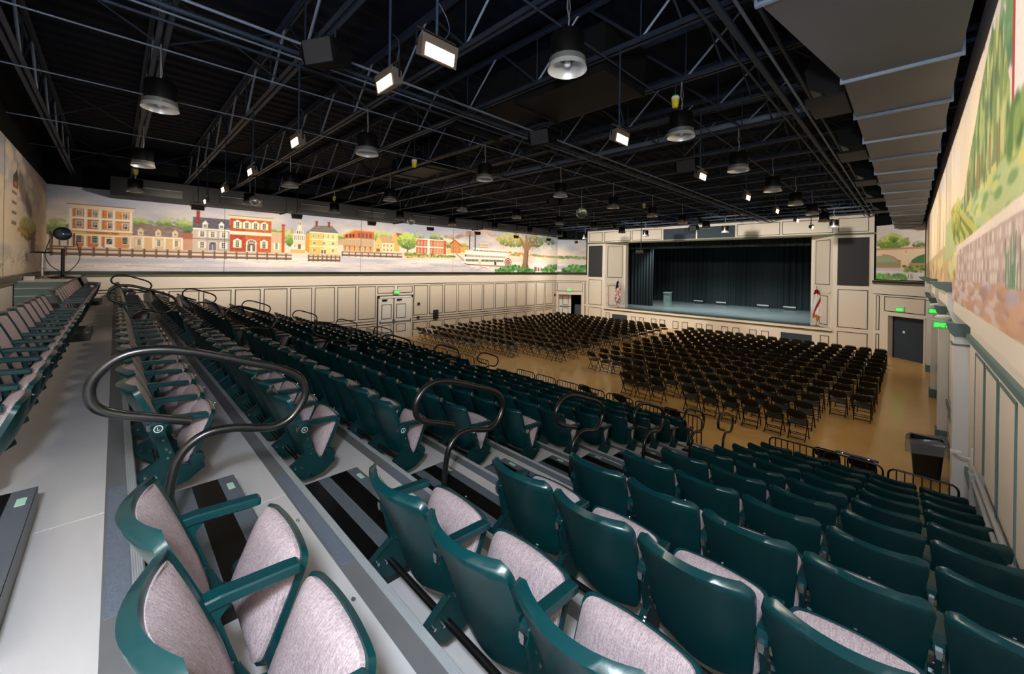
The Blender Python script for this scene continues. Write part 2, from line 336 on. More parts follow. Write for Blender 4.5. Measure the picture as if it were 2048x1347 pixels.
# right wall: panels, pilasters, frieze
for i in range(18):
    y=25.9-1.1225*i
    if any(abs(y-.5-p)<.55 for p in (10.2,15.2,20.3,25.4)): continue
    for z0,z1 in ((1.25,3.14),(.38,.83)):
        FRT.kid('panel',panel_mesh(1.0,z1-z0,'tealtrim','cream',.035),wr,-y,z0)
for z0,z1,d,mt,lb in ((3.24,3.32,.05,'tealtrim','grey teal moulding above the right wall panels'),(1.0,1.12,.04,'tealtrim','grey teal dado rail on the right wall'),(0,.2,.04,'tealtrim','grey teal baseboard on the right wall'),(3.66,3.86,.19,'cream','cream ledge under the right wall mural')):
    trim(FRT,-YC,-YB,z0,z1,d,mt,lb)
for i,yp in enumerate((10.0,15.0,20.1,25.2)):
    t=thing('pilaster','white pilaster with grey capital on the right wall, %s from the seats'%ORD[i],'pilaster',(0,yp,0),0,'pilasters on the right wall')
    m=MB(); m.box(.52,.70,0,.42,.30,3.25); m.build('shaft',MT['white'],t)
    m=MB(); m.box(.49,.70,-.03,.45,0,.30); m.build('plinth',MT['tealtrim'],t)
    m=MB(); m.prism([(.52,3.25),(.48,3.30),(.44,3.43),(.44,3.47),(.70,3.47),(.70,3.25)],-.02,.44,'y'); m.build('capital',MT['tealtrim'],t)
    m=MB(); m.box(.50,.70,-.01,.43,3.10,3.13); m.build('necking',MT['tealtrim'],t)
    m=MB(); m.prism([(.53,3.47),(.44,3.75),(.44,4.00),(.70,4.00),(.70,3.47)],0,.42,'y'); m.build('frieze_block',MT['white'],t)
    m=MB(); m.prism([(.42,4.00),(.30,4.06),(.24,4.16),(.485,4.16),(.485,4.00)],-.05,.47,'y'); m.build('cornice_cap',MT['tealtrim'],t)
# roof deck: corrugated sheet, ribs running towards the stage
m=MB(); n=int((XR+.3-(XL-.3))/.10)+1; vs=[];fs=[]
for i in range(n):
    x=XL-.3+i*.10; z=ZT+(.022 if (i//2)%2 else 0)
    vs+=[(x,YB-.3,z),(x,29.0,z)]
for i in range(n-1): fs.append((2*i,2*i+1,2*i+3,2*i+2))
m.add(vs,fs); m.box(XL-.3,XR+.3,YB-.3,29.0,ZT+.06,ZT+.16)
struct('ceiling',m,MT['ceil'],'dark corrugated roof deck above the joists','ceiling')
# stage house
m=MB(); m.box(-20.9,.1,28.72,41.6,0,1.1); tag(m.build('stage_platform',MT['stagefloor']),'dark grey stage floor behind the cream stage lip','stage')
m=MB(); m.box(-21.2,-21,29.2,41.8,0,9.2); m.box(.2,.4,29.2,41.8,0,9.2); m.box(-21.2,.4,41.7,41.9,0,9.2); m.box(-21.2,.4,28.9,41.9,9.1,9.3)
struct('wall_stage_house',m,MT['blackwall'],'black walls enclosing the stage','wall')
def drape(name,label,x0,x1,y,z0,z1,amp=.10,pitch=.32,seed=1):
    rr=random.Random(seed); m=MB(); vs=[];fs=[]; n=int((x1-x0)/.05); ph=0
    for i in range(n+1):
        x=x0+(x1-x0)*i/n; ph+=.05/pitch*2*PI*rr.uniform(.6,1.4); a=amp*(.6+.4*math.sin(x*1.7+seed))
        d=a*math.sin(ph)
        vs+=[(x,y+d,z0),(x,y+d*.7,z1)]
    for i in range(n): fs.append((2*i,2*i+2,2*i+3,2*i+1))
    k=len(vs); vs+=[(p[0],p[1]+.02,p[2]) for p in vs]; fs+=[tuple(j+k for j in f[::-1]) for f in fs]
    m.add(vs,fs); return tag(m.build(name,MT['curtain'],None,True),label,'curtain',None)
drape('back_curtain','wide black pleated curtain across the back of the stage',-19.8,-1.2,40.3,1.12,8.6,.14,.42,1)
drape('leg_curtain','narrow black side curtain at the left of the stage',-18.8,-15.75,33.0,1.12,8.6,.10,.30,2)
drape('leg_curtain','narrow black side curtain at the right of the stage',-4.5,-1.6,33.0,1.12,8.6,.10,.30,3)
drape('border_curtain','black overhead curtain across the top of the stage opening',-18.8,-1.8,31.2,5.95,8.8,.08,.35,4)
# ---------------------------------------------------------------- painted murals
import numpy as np
def paint_mat():
    m=bpy.data.materials.new('mural_paint'); m.use_nodes=True; nt=m.node_tree; b=nt.nodes['Principled BSDF']; L=nt.links.new
    at=nt.nodes.new('ShaderNodeVertexColor'); at.layer_name='paint'
    tc=nt.nodes.new('ShaderNodeTexCoord'); n=nt.nodes.new('ShaderNodeTexNoise'); n.inputs['Scale'].default_value=18; n.inputs['Detail'].default_value=5; L(tc.outputs['Object'],n.inputs['Vector'])
    r=nt.nodes.new('ShaderNodeMapRange'); L(n.outputs['Fac'],r.inputs[0]); r.inputs[1].default_value=.3; r.inputs[2].default_value=.7; r.inputs[3].default_value=.95; r.inputs[4].default_value=1.04
    x=nt.nodes.new('ShaderNodeVectorMath'); x.operation='SCALE'; L(at.outputs[0],x.inputs[0]); L(r.outputs[0],x.inputs['Scale']); L(x.outputs[0],b.inputs['Base Color'])
    b.inputs['Roughness'].default_value=.75; b.inputs['Specular IOR Level'].default_value=.2
    return m
PAINT=paint_mat()
def sky_mat(name,top,low,water,zh,streak): return (top,low,water,zh,streak)
def vnoise(U,V,su,sv,seed,octs=4):
    rs=np.random.RandomState(seed); out=0; amp=1; tot=0
    for o in range(octs):
        g=rs.rand(256,256); x=U*su*2**o; y=V*sv*2**o; xi=np.floor(x).astype(int); yi=np.floor(y).astype(int); fx=x-xi; fy=y-yi
        fx=fx*fx*(3-2*fx); fy=fy*fy*(3-2*fy); A=lambda a,b: g[(xi+a)%256,(yi+b)%256]
        out=out+amp*((A(0,0)*(1-fx)+A(1,0)*fx)*(1-fy)+(A(0,1)*(1-fx)+A(1,1)*fx)*fy); tot+=amp; amp*=.5
    return out/tot
L3=lambda c: np.array(lin(c)[:3])
class Mural:
    def __init__(s): s.ops=[]; s.rr=random.Random(5)
    def poly(s,pts,c,ly=1,al=1.0): s.ops.append((ly,'p',pts,c,al))
    def rect(s,u0,u1,v0,v1,c,ly=1,al=1.0): s.poly([(u0,v0),(u1,v0),(u1,v1),(u0,v1)],c,ly,al)
    def soft(s,u,v,ru,rv,c,ly=1,al=.9): s.ops.append((ly,'s',(u,v,ru,rv),c,al))
    def blob(s,u,v,ru,rv,c,ly=1,n=11,j=.2): s.ops.append((ly,'s',(u,v,ru*1.25,rv*1.25),c,.95))
    def ell(s,u,v,ru,rv,c,ly=1,n=20): s.poly([(u+ru*math.cos(2*PI*k/n),v+rv*math.sin(2*PI*k/n)) for k in range(n)],c,ly)
    def line(s,a,b,w,c,ly=1):
        d=Vector((b[0]-a[0],b[1]-a[1])); 
        if d.length==0: return
        q=Vector((-d.y,d.x)).normalized()*w/2; s.poly([(a[0]+q.x,a[1]+q.y),(a[0]-q.x,a[1]-q.y),(b[0]-q.x,b[1]-q.y),(b[0]+q.x,b[1]+q.y)],c,ly,.9)
    def foliage(s,u,v,ru,rv,cols,n=40,ly=2,sz=.16):
        for i in range(n*2):
            a=s.rr.uniform(0,2*PI); q=math.sqrt(s.rr.random()); x=u+ru*q*math.cos(a); y=v+rv*q*math.sin(a)
            t=min(len(cols)-1,max(0,int((.5+.5*q*math.sin(a)*1.1)*len(cols)+s.rr.uniform(-.8,.8))))
            z=sz*s.rr.uniform(.45,.95)*(1 if t<2 else .7); s.soft(x,y,z,z*.85,cols[t],ly+min(t,3)*.2,.9)
    def window(s,u,v,w,h,ly=5,fr=(240,236,226),gl=(52,54,62),nx=2,ny=3,shut=None):
        if shut: s.rect(u-w*.5-w*.42,u+w*.5+w*.42,v,v+h,shut,ly)
        s.rect(u-w/2,u+w/2,v,v+h,fr,ly+1); b=.16*w
        for i in range(nx):
            for k in range(ny):
                cw=(w-b)/nx; chh=(h-b)/ny; s.rect(u-w/2+b/2+cw*i+.08*cw,u-w/2+b/2+cw*(i+1)-.08*cw,v+b/2+chh*k+.1*chh,v+b/2+chh*(k+1)-.06*chh,gl,ly+2)
    def dock(s,u0,u1,v0,v1,step,ly=6,c=(150,120,100),d=(84,66,58),h=.34):
        s.rect(u0,u1,v0+.19,v1,(206,182,164),ly-1); s.rect(u0,u1,v0+.14,v0+.19,(112,88,78),ly-1); s.rect(u0,u1,v0+.05,v0+.14,(222,204,190),ly-1); s.rect(u0,u1,v0-.02,v0+.05,(132,108,98),ly-2); s.rect(u0,u1,v0-.05,v0-.01,d,ly-2)
        u=u0
        while u<u1+.01:
            s.rect(u-.035,u+.035,v0-.08,v0-.08+h,(132,104,90),ly); s.rect(u+.012,u+.035,v0-.08,v0-.08+h,(76,60,54),ly+1); u+=step
    def build(s,name,label,F,u0,u1,v0,v1,sky,d=.0,panels=None,us=None,du=.02,dv=.02):
        t=thing(name,label,'mural',F.o,F.a)
        m=MB(); m.box(u0,u1,-.03-d,0,v0,v1); m.build('backing_board',MT['white'],t)
        for u in (panels or []):
            m=MB(); m.box(u-.008,u+.008,-.036-d,-.033-d,v0,v1); m.build('panel_seam',MT['line'],t)
        if us is None: us=np.linspace(u0,u1,int((u1-u0)/du)+1)
        vv=np.linspace(v0,v1,int((v1-v0)/dv)+1); nu,nv=len(us),len(vv)
        uf=np.interp(np.arange(2*nu-1)/2,np.arange(nu),us); vf=np.interp(np.arange(2*nv-1)/2,np.arange(nv),vv)
        U,V=np.meshgrid(uf,vf,indexing='ij'); top,low,water,zh,st=sky
        g=np.clip((V-zh-.5)/(6.95-zh-.5)+1.5*(vnoise(U+40,V,.45,1.1,3)-.5),0,1)[...,None]; g=g*g*(3-2*g)
        img=L3(low)*(1-g)+L3(top)*g
        q=np.clip((vnoise(U+40,V,st[0]*1.6,st[2]*1.8,9)-.32)/.36,0,1)[...,None]; wt=L3(water[0])*(1-q)+L3(water[1])*q
        img=np.where((V>zh)[...,None],img,wt)
        for ly,kd,p,c,al in sorted(s.ops,key=lambda o:o[0]):
            col=L3(c)
            if kd=='s':
                a,b,ru,rv=p; i0,i1=np.searchsorted(uf,[a-ru,a+ru]); j0,j1=np.searchsorted(vf,[b-rv,b+rv])
                if i1<=i0 or j1<=j0: continue
                r=np.sqrt(((U[i0:i1,j0:j1]-a)/ru)**2+((V[i0:i1,j0:j1]-b)/rv)**2); k=np.clip((1-r)/.45,0,1)[...,None]*al
            else:
                P=np.array(p); i0,i1=np.searchsorted(uf,[P[:,0].min(),P[:,0].max()]); j0,j1=np.searchsorted(vf,[P[:,1].min(),P[:,1].max()])
                if i1<=i0: i1=i0+1
                if j1<=j0: j1=j0+1
                if i0>=len(uf) or j0>=len(vf): continue
                x=U[i0:i1,j0:j1]; y=V[i0:i1,j0:j1]; ins=np.zeros(x.shape,bool)
                for e in range(len(P)):
                    x1,y1=P[e]; x2,y2=P[(e+1)%len(P)]
                    if y1==y2: continue
                    ins^=((y1>y)!=(y2>y))&(x<(x2-x1)*(y-y1)/(y2-y1)+x1)
                k=ins[...,None]*al
            img[i0:i1,j0:j1]=img[i0:i1,j0:j1]*(1-k)+col*k
        def dn(A):
            P=np.concatenate([A[:1],A,A[-1:]],0); return .25*P[0:-2:2]+.5*P[1:-1:2]+.25*P[2::2]
        img=dn(img); img=dn(img.transpose(1,0,2)).transpose(1,0,2)
        UU,VV=np.meshgrid(us,vv,indexing='ij'); co=np.stack([UU,np.full_like(UU,-.032-d),VV],-1).reshape(-1,3).astype(np.float32)
        I=np.arange(nu*nv).reshape(nu,nv); F4=np.stack([I[:-1,:-1],I[1:,:-1],I[1:,1:],I[:-1,1:]],-1).reshape(-1)
        me=bpy.data.meshes.new('painted_canvas'); me.vertices.add(nu*nv); me.vertices.foreach_set('co',co.ravel())
        nf=len(F4)//4; me.loops.add(nf*4); me.loops.foreach_set('vertex_index',F4.astype(np.int32)); me.polygons.add(nf); me.polygons.foreach_set('loop_start',np.arange(0,nf*4,4,dtype=np.int32))
        me.update(calc_edges=True); ca=me.color_attributes.new('paint','FLOAT_COLOR','POINT')
        ca.data.foreach_set('color',np.concatenate([img.reshape(-1,3),np.ones((nu*nv,1))],1).astype(np.float32).ravel()); me.materials.append(PAINT)
        place('painted_canvas',me,t); return t
TREE=[(74,100,70),(104,130,84),(138,156,100),(172,184,124)]
TREEB=[(82,116,64),(118,150,70),(154,178,84),(190,206,112)]
ORG=(202,118,66); ORL=(224,146,82); WHT=(240,232,216); BRK=(168,78,56)
# --- river town on the left wall (u = distance along the wall, v = height)
M=Mural()
for u,v,ru,rv in ((-1.45,5.45,.3,.3),(.75,5.8,.35,.2),(1.6,5.85,.45,.25),(2.05,5.8,.3,.3)): M.foliage(u,v,ru,rv,TREE,36,1,.13)
# hut and small pier at the corner
M.rect(-1.74,-1.2,4.62,4.72,(120,96,84),3); M.poly([(-1.74,5.28),(-1.1,5.42),(-1.1,5.52),(-1.74,5.34)],(150,132,120),4)
for u in (-1.62,-1.4,-1.2): M.rect(u-.02,u+.02,4.6,5.32,(92,74,66),4)
# inn
M.rect(-1.14,.46,4.80,6.20,ORG,2); M.rect(-.3,.46,4.80,6.20,ORL,3)
M.poly([(-1.12,6.17),(.45,6.17),(.56,6.32),(-1.25,6.32)],(226,206,184),6); M.rect(-1.25,.56,6.31,6.34,(120,92,80),7)
for v in (5.83,5.40): M.rect(-1.16,.48,v-.03,v+.05,WHT,8); M.rect(-1.14,.46,v-.055,v-.03,(140,84,52),7)
M.rect(-1.14,.46,5.25,5.38,(238,184,108),6); M.rect(-1.16,.48,5.20,5.25,WHT,8)
for k in range(4):
    uu=-.94+.40*k
    for v,h in ((5.90,.24),(5.50,.25)):
        M.window(uu,v,.17,h,5,nx=3,ny=4)
    if k!=2: M.window(uu,4.93,.18,.29,5,nx=3,ny=4)
    for v in (5.88,5.45):
        for q in range(9): M.rect(uu-.16+.035*q,uu-.155+.035*q,v,v+.14,(150,80,44),8)
        M.rect(uu-.18,uu+.18,v+.14,v+.15,(150,80,44),8)
M.rect(-.27,-.03,4.80,5.16,WHT,6); M.rect(-.23,-.07,4.92,5.12,(70,66,66),7); M.line((-.21,4.95),(-.1,5.1),.02,(190,190,190),8)
for u in (-1.14,-.77,-.40,-.04,.43):
    for v0,v1 in ((4.80,5.20),(5.42,5.80),(5.86,6.17)): M.rect(u-.045,u+.045,v0,v1,WHT,9); M.rect(u+.015,u+.045,v0,v1,(206,190,172),10)
    M.rect(u-.07,u+.07,4.78,4.82,WHT,10)
# cottage
M.rect(.46,1.98,4.80,5.30,(222,184,140),2); M.poly([(.46,5.27),(1.98,5.27),(1.98,5.71),(.46,5.75)],(140,120,118),3)
for k in range(60): 
    u=M.rr.uniform(.48,1.9); v=M.rr.uniform(5.3,5.7); M.rect(u,u+M.rr.uniform(.05,.16),v,v+.012,M.rr.choice([(104,88,88),(172,156,150)]),4)
M.rect(.46,1.98,5.24,5.29,WHT,5)
for u in (.70,1.22,1.74): M.poly([(u-.11,5.48),(u,5.60),(u+.11,5.48)],(226,196,160),6); M.rect(u-.09,u+.09,5.31,5.49,(226,196,160),5); M.window(u,5.34,.10,.12,6)
for u in (.66,1.24,1.78): M.window(u,4.9,.12,.26,5,nx=2,ny=4,shut=(236,214,180))
for u in (.47,.78,1.08,1.42,1.70,1.96): M.rect(u-.03,u+.03,4.80,5.25,WHT,8)
M.rect(1.98,2.31,4.80,5.50,(196,150,128),2); M.rect(1.98,2.31,5.25,5.50,(170,104,84),3)
# grey house
M.rect(2.31,3.60,4.80,5.73,(176,164,160),3); M.rect(2.31,2.75,4.80,5.73,(196,182,172),4); M.rect(2.31,3.60,5.28,5.31,(104,92,92),6)
M.poly([(2.31,5.72),(3.60,5.72),(3.58,6.20),(2.31,6.20)],(92,90,104),4)
for k in range(70):
    u=M.rr.uniform(2.34,3.5); v=M.rr.uniform(5.75,6.17); M.rect(u,u+M.rr.uniform(.05,.14),v,v+.012,M.rr.choice([(66,64,78),(128,124,134)]),5)
M.rect(2.31,3.60,5.69,5.74,WHT,7)
for u in (2.72,3.29): M.poly([(u-.12,5.93),(u,6.08),(u+.12,5.93)],(226,222,216),7); M.rect(u-.09,u+.09,5.76,5.94,(206,204,202),6); M.window(u,5.78,.11,.14,7)
for u in (2.62,2.98,3.37): M.window(u,5.37,.16,.26,6,gl=(70,68,82),shut=(222,214,204))
for u in (2.62,3.37): M.window(u,4.90,.16,.28,6,gl=(70,68,82),shut=(222,214,204))
M.rect(2.83,3.15,4.80,5.12,(210,202,198),7); M.ell(2.99,5.12,.16,.10,(210,202,198),7); M.rect(2.86,2.98,4.82,5.08,(110,106,124),8); M.rect(3.0,3.12,4.82,5.08,(110,106,124),8); M.ell(2.99,5.12,.12,.06,(96,92,110),8)
M.rect(2.42,2.54,5.90,6.48,(150,58,42),8)
# red brick hall
M.rect(3.60,5.22,4.80,6.30,BRK,4); M.rect(4.2,5.22,4.80,6.30,(192,98,62),5)
for k in range(260):
    u=M.rr.uniform(3.62,5.15); v=M.rr.uniform(4.82,6.26); M.rect(u,u+.06,v,v+.018,M.rr.choice([(140,46,34),(206,104,70),(222,130,90)]),6)
M.poly([(3.60,6.27),(5.22,6.27),(5.28,6.40),(3.54,6.40)],(228,206,176),8); M.rect(3.54,5.28,6.385,6.41,(136,110,92),9)
M.rect(3.60,5.22,5.56,5.71,(234,224,196),8)
for u in (3.88,4.23,4.57,4.92): M.window(u,5.84,.17,.30,8,shut=(232,230,190),nx=2,ny=4); M.ell(u,6.14,.085,.06,(240,236,220),9)
for u in (3.88,4.92): M.window(u,4.98,.17,.34,8,shut=(232,230,190),nx=2,ny=4); M.ell(u,5.32,.085,.06,(240,236,220),9)
M.rect(4.22,4.62,4.80,5.20,WHT,8); M.ell(4.42,5.20,.21,.17,WHT,8); M.ell(4.42,5.22,.16,.12,(96,84,80),9); M.rect(4.26,4.39,4.83,5.13,(120,96,84),9); M.rect(4.45,4.58,4.83,5.13,(120,96,84),9)
for k in range(5): M.line((4.42,5.2),(4.42+.16*math.cos(PI*k/4),5.2+.14*math.sin(PI*k/4)),.02,WHT,10)
M.rect(5.22,5.66,4.80,5.78,(230,192,150),4); M.rect(5.22,5.66,5.28,5.78,(206,176,146),5); M.window(5.44,4.95,.12,.32,6,shut=WHT,nx=2,ny=4)
M.rect(5.66,5.79,4.82,6.16,(178,84,48),6); M.rect(5.645,5.805,6.10,6.17,(150,64,40),7)
for v in range(24): M.rect(5.66,5.79,4.85+.052*v,4.86+.052*v,(214,132,88),7)
M.foliage(5.45,5.85,.25,.12,TREEB,18,2,.09); M.foliage(5.98,5.55,.2,.4,TREEB,40,3,.11)
# church and quay
M.rect(6.17,6.75,4.98,5.20,(226,214,196),4); M.rect(6.17,6.75,5.2,5.76,(222,208,188),4); M.poly([(6.1,5.2),(6.75,5.2),(6.75,5.02),(6.1,5.02)],(236,226,210),5)
M.rect(6.18,6.72,5.44,5.74,(236,228,214),5)
for k in range(6): M.rect(6.22+.085*k,6.255+.085*k,5.46,5.70,(86,74,68),6)
M.rect(6.28,6.62,5.74,5.95,(226,214,198),5)
for k in range(3): M.rect(6.33+.1*k,6.38+.1*k,5.77,5.91,(86,74,68),6)
M.rect(6.34,6.56,5.95,6.20,(214,200,184),5); M.rect(6.36,6.54,6.20,6.36,(226,214,198),5); M.poly([(6.33,6.34),(6.57,6.34),(6.45,6.48)],(196,182,166),6)
for k in range(3): M.rect(6.38+.055*k,6.405+.055*k,6.22,6.33,(86,74,68),6)
M.ell(6.45,6.08,.06,.06,(240,232,214),6); M.rect(6.38,6.52,5.02,5.26,(150,84,50),7); M.window(6.24,5.1,.07,.14,6)
M.rect(6.06,6.72,4.82,5.0,(226,176,112),3); M.rect(6.05,6.16,5.76,5.97,(214,140,92),5)
# yellow house
M.poly([(6.91,4.82),(6.91,5.87),(6.72,5.74),(6.72,4.95)],(206,148,66),6); M.rect(6.91,8.31,4.80,5.92,(236,188,100),6); M.rect(7.6,8.31,4.80,5.92,(244,214,146),7)
M.poly([(6.66,5.76),(6.92,5.88),(8.36,5.92),(7.99,6.29),(7.17,6.24)],(120,112,112),8)
for k in range(50):
    u=M.rr.uniform(7.1,8.05); v=M.rr.uniform(5.93,6.22); M.rect(u,u+M.rr.uniform(.05,.12),v,v+.012,M.rr.choice([(92,86,88),(152,144,142)]),9)
for v in (5.52,5.17): M.rect(6.91,8.31,v,v+.05,WHT,9)
M.rect(6.90,8.33,5.87,5.92,WHT,9)
for u in (7.10,7.34,7.58,7.82,8.06): M.window(u,5.64,.09,.16,9)
for u in (7.14,7.60,8.06): M.window(u,5.27,.16,.17,9,nx=3,ny=2)
for u in (7.14,8.06): M.window(u,4.90,.16,.18,9,nx=3,ny=3)
M.rect(7.46,7.72,4.80,5.08,WHT,9); M.rect(7.49,7.58,4.83,5.04,(110,84,60),10); M.rect(7.61,7.70,4.83,5.04,(110,84,60),10)
for u in (7.24,7.84): M.rect(u-.06,u+.06,6.22,6.46,(150,46,40),9); M.rect(u-.07,u+.07,6.42,6.47,(104,34,34),10)
# orange warehouse with board fence
M.foliage(8.5,5.75,.22,.12,TREEB,14,2,.09)
M.poly([(8.60,5.66),(9.27,5.70),(9.27,6.16),(8.60,5.84)],(196,112,54),5); M.rect(9.27,10.32,5.70,6.14,(206,100,56),5)
M.poly([(8.52,5.82),(9.25,6.15),(10.40,6.12),(10.40,6.17),(9.24,6.24),(8.52,5.88)],(214,168,118),7)
for u in (8.78,8.98,9.14): M.window(u,5.72+.12*(u-8.7),.10,.18,6,fr=(70,54,44))
for u in (9.45,9.66,9.88,10.10): M.window(u,5.78,.13,.24,6,fr=(70,54,44),gl=(96,104,116))
M.poly([(8.31,5.32),(10.30,5.34),(10.30,5.72),(9.27,5.74),(9.2,5.66),(8.31,5.64)],(196,170,140),7)
for k in range(45): M.rect(8.34+.044*k,8.345+.044*k,5.34,5.64,(150,124,100),8)
M.rect(8.60,10.30,5.03,5.33,(228,166,104),4)
for u in (8.7,8.95,9.2,9.5,9.8,10.1): M.line((u,5.03),(u,5.33),.05,(130,92,64),8); M.line((u,5.2),(u+.12,5.34),.03,(130,92,64),8); M.line((u,5.2),(u-.12,5.34),.03,(130,92,64),8)
for u in (8.85,9.35,9.65,9.95): M.window(u,5.08,.1,.18,5)
# small houses, tree
M.foliage(10.8,5.9,.55,.3,TREEB,40,1,.16); M.poly([(10.36,5.03),(10.36,5.58),(10.60,5.93),(10.78,5.58),(10.78,5.03)],(230,190,124),5); M.rect(10.78,11.56,5.03,5.62,(240,214,170),5)
M.poly([(10.60,5.94),(11.30,5.96),(11.60,5.58),(10.80,5.55)],(198,162,122),6); M.window(10.57,5.32,.1,.14,6); M.rect(10.46,10.68,5.05,5.22,(140,104,72),6)
for u in (10.92,11.14,11.38): M.window(u,5.35,.08,.14,7); M.window(u,5.1,.08,.14,7)
M.poly([(11.4,5.4),(11.4,5.9),(11.62,6.19),(11.9,5.85),(11.9,5.1),(11.56,5.1)],(222,176,106),3); M.poly([(11.62,6.2),(12.15,6.15),(12.2,5.8),(11.85,5.85)],(150,84,66),3)
M.foliage(12.42,5.78,.62,.5,TREEB,110,6,.15); M.line((12.43,4.95),(12.42,5.5),.09,(110,84,60),6); M.foliage(13.2,6.0,.35,.3,TREE,30,3,.14)
# long red building and green bank
M.rect(13.02,15.24,5.05,5.93,(204,96,64),4); M.rect(14.3,15.24,5.05,5.93,(222,128,78),5); M.rect(13.02,15.24,5.42,5.50,WHT,6); M.rect(13.0,15.28,5.90,5.96,WHT,6); M.rect(13.82,14.0,5.05,5.93,WHT,6)
for k in range(9):
    u=13.2+.23*k
    if 13.75<u<14.05: continue
    M.window(u,5.56,.10,.24,6); M.window(u,5.10,.10,.24,6)
M.rect(15.05,15.24,5.05,5.93,(196,92,58),7); M.foliage(14.5,6.1,.5,.25,TREE,36,2,.14)
for k in range(110):
    q=M.rr.random(); u=lerp(12.2,15.9,q); M.blob(u,4.92+M.rr.uniform(-.13,.14)*(1.1-q),.12,.06,M.rr.choice([(120,140,60),(176,170,80),(206,190,120),(150,130,80),(96,120,56)]),8)
for k in range(30):                                           # dark smoke drifting from the stacks
    t=k/29; M.blob(15.3+t*4.0+M.rr.uniform(-.2,.2),6.15+.55*math.sin(t*1.5)+M.rr.uniform(-.1,.1),.18+.12*t,.10+.05*t,M.rr.choice([(150,130,124),(172,154,146),(190,172,162)]),1)
M.poly([(15.58,5.15),(15.58,5.78),(15.93,6.0),(16.42,5.72),(16.42,5.15)],(206,132,70),4); M.rect(15.3,15.62,5.1,5.45,(236,196,130),4); M.poly([(15.5,5.78),(15.93,6.06),(16.5,5.7),(16.4,5.66),(15.93,5.98),(15.58,5.72)],(150,84,56),5)
for u in (15.75,15.95,16.15): M.window(u,5.5,.08,.14,5); M.window(u,5.22,.08,.14,5)
M.rect(16.42,17.1,5.22,5.60,(222,160,84),3); M.foliage(16.6,5.65,.45,.22,TREE,30,1,.14); M.foliage(15.4,5.68,.3,.2,TREE,20,1,.12)
# paddle steamer
M.poly([(16.43,4.60),(16.75,4.50),(17.0,4.42),(20.42,4.32),(20.47,4.88),(16.80,4.94),(16.70,4.66)],(240,234,222),6)
M.poly([(16.70,4.50),(17.0,4.40),(20.42,4.30),(20.42,4.36),(17.0,4.46),(16.72,4.54)],(150,58,36),8)
M.rect(16.85,20.40,4.64,4.82,(78,64,62),7); M.rect(16.85,20.42,4.80,4.90,(240,234,222),8); M.rect(18.0,18.25,4.42,4.82,(214,206,196),8); M.rect(19.5,19.7,4.42,4.75,(60,56,60),8)
for k in range(30): M.rect(16.9+.117*k,16.925+.117*k,4.64,4.82,(240,234,222),8)
M.rect(16.79,20.6,4.96,5.10,(74,62,60),6); M.rect(16.79,20.6,4.90,4.96,(240,234,222),8); M.poly([(16.79,5.10),(20.55,5.06),(21.14,5.22),(21.14,5.30),(16.79,5.38)],(244,238,228),7)
for k in range(34): M.rect(16.95+.108*k,17.0+.108*k,4.97,5.09,(240,234,222),8)
M.rect(17.56,20.62,5.36,5.46,(74,62,60),7); M.poly([(17.5,5.46),(20.66,5.44),(20.66,5.52),(17.5,5.60)],(244,238,228),8)
for k in range(26): M.rect(17.62+.115*k,17.66+.115*k,5.36,5.46,(240,234,222),8)
M.rect(18.03,18.9,5.60,5.68,(222,150,110),8); M.rect(18.05,18.88,5.68,5.96,(232,216,196),7)
for k in range(8): M.rect(18.08+.1*k,18.13+.1*k,5.72,5.92,(120,104,94),8)
for u in (17.19,17.68): M.rect(u-.05,u+.05,5.45,6.62,(52,46,46),9); M.poly([(u-.05,6.45),(u+.05,6.45),(u+.14,6.72),(u-.14,6.72)],(150,110,80),10)
M.line((16.05,5.12),(16.75,4.66),.07,(150,108,80),8)
for k in range(4): M.ell(20.89,4.64,.36-.075*k,.32-.07*k,[(140,36,36),(232,222,210),(140,36,36),(226,214,200)][k],9+k)
for k in range(8): M.line((20.89,4.64),(20.89+.34*math.cos(PI*k/4),4.64+.3*math.sin(PI*k/4)),.03,(110,30,30),13)
for k in range(26): u=M.rr.uniform(15.8,19.5); M.line((u,4.38-.35*M.rr.random()),(u+M.rr.uniform(.3,.9),4.33-.3*M.rr.random()),.025,M.rr.choice([(160,156,176),(246,240,236)]),5)
# far shore and live oak
for k in range(90):
    q=M.rr.random(); u=lerp(20.6,26.8,q); M.blob(u,5.28-.1*q+M.rr.uniform(-.1,.14)*(1.05-q),.16,.07,M.rr.choice([(130,150,96),(206,140,80),(226,160,90),(150,168,110)]),4)
M.poly([(22.1,3.92),(22.5,4.6),(22.62,5.6),(22.35,6.1),(22.0,6.6),(22.15,6.65),(22.6,6.2),(22.78,6.1),(22.72,6.8),(22.95,6.85),(23.05,6.15),(23.3,6.75),(23.45,6.7),(23.25,6.05),(23.9,6.6),(24.2,6.75),(24.25,6.65),(23.5,5.95),(23.15,5.6),(23.05,4.6),(23.3,3.92)],(150,120,88),8)
M.poly([(22.85,3.92),(22.95,4.8),(23.0,5.6),(23.15,5.6),(23.05,4.6),(23.3,3.92)],(110,84,62),9)
M.foliage(21.3,6.35,1.6,.5,[(96,110,50),(150,152,60),(196,186,70),(214,200,90)],130,5,.16)
M.foliage(23.9,6.4,.9,.5,[(78,98,60),(112,130,76),(150,160,100)],70,5,.15); M.foliage(25.3,6.5,1.1,.35,[(70,98,84),(104,132,110),(140,160,130)],60,5,.15)
for k in range(26): u=M.rr.uniform(20.3,26.3); M.line((u,6.3),(u+M.rr.uniform(-.05,.05),6.3-M.rr.uniform(.2,.7)),.04,M.rr.choice([(150,146,110),(126,130,104)]),6)
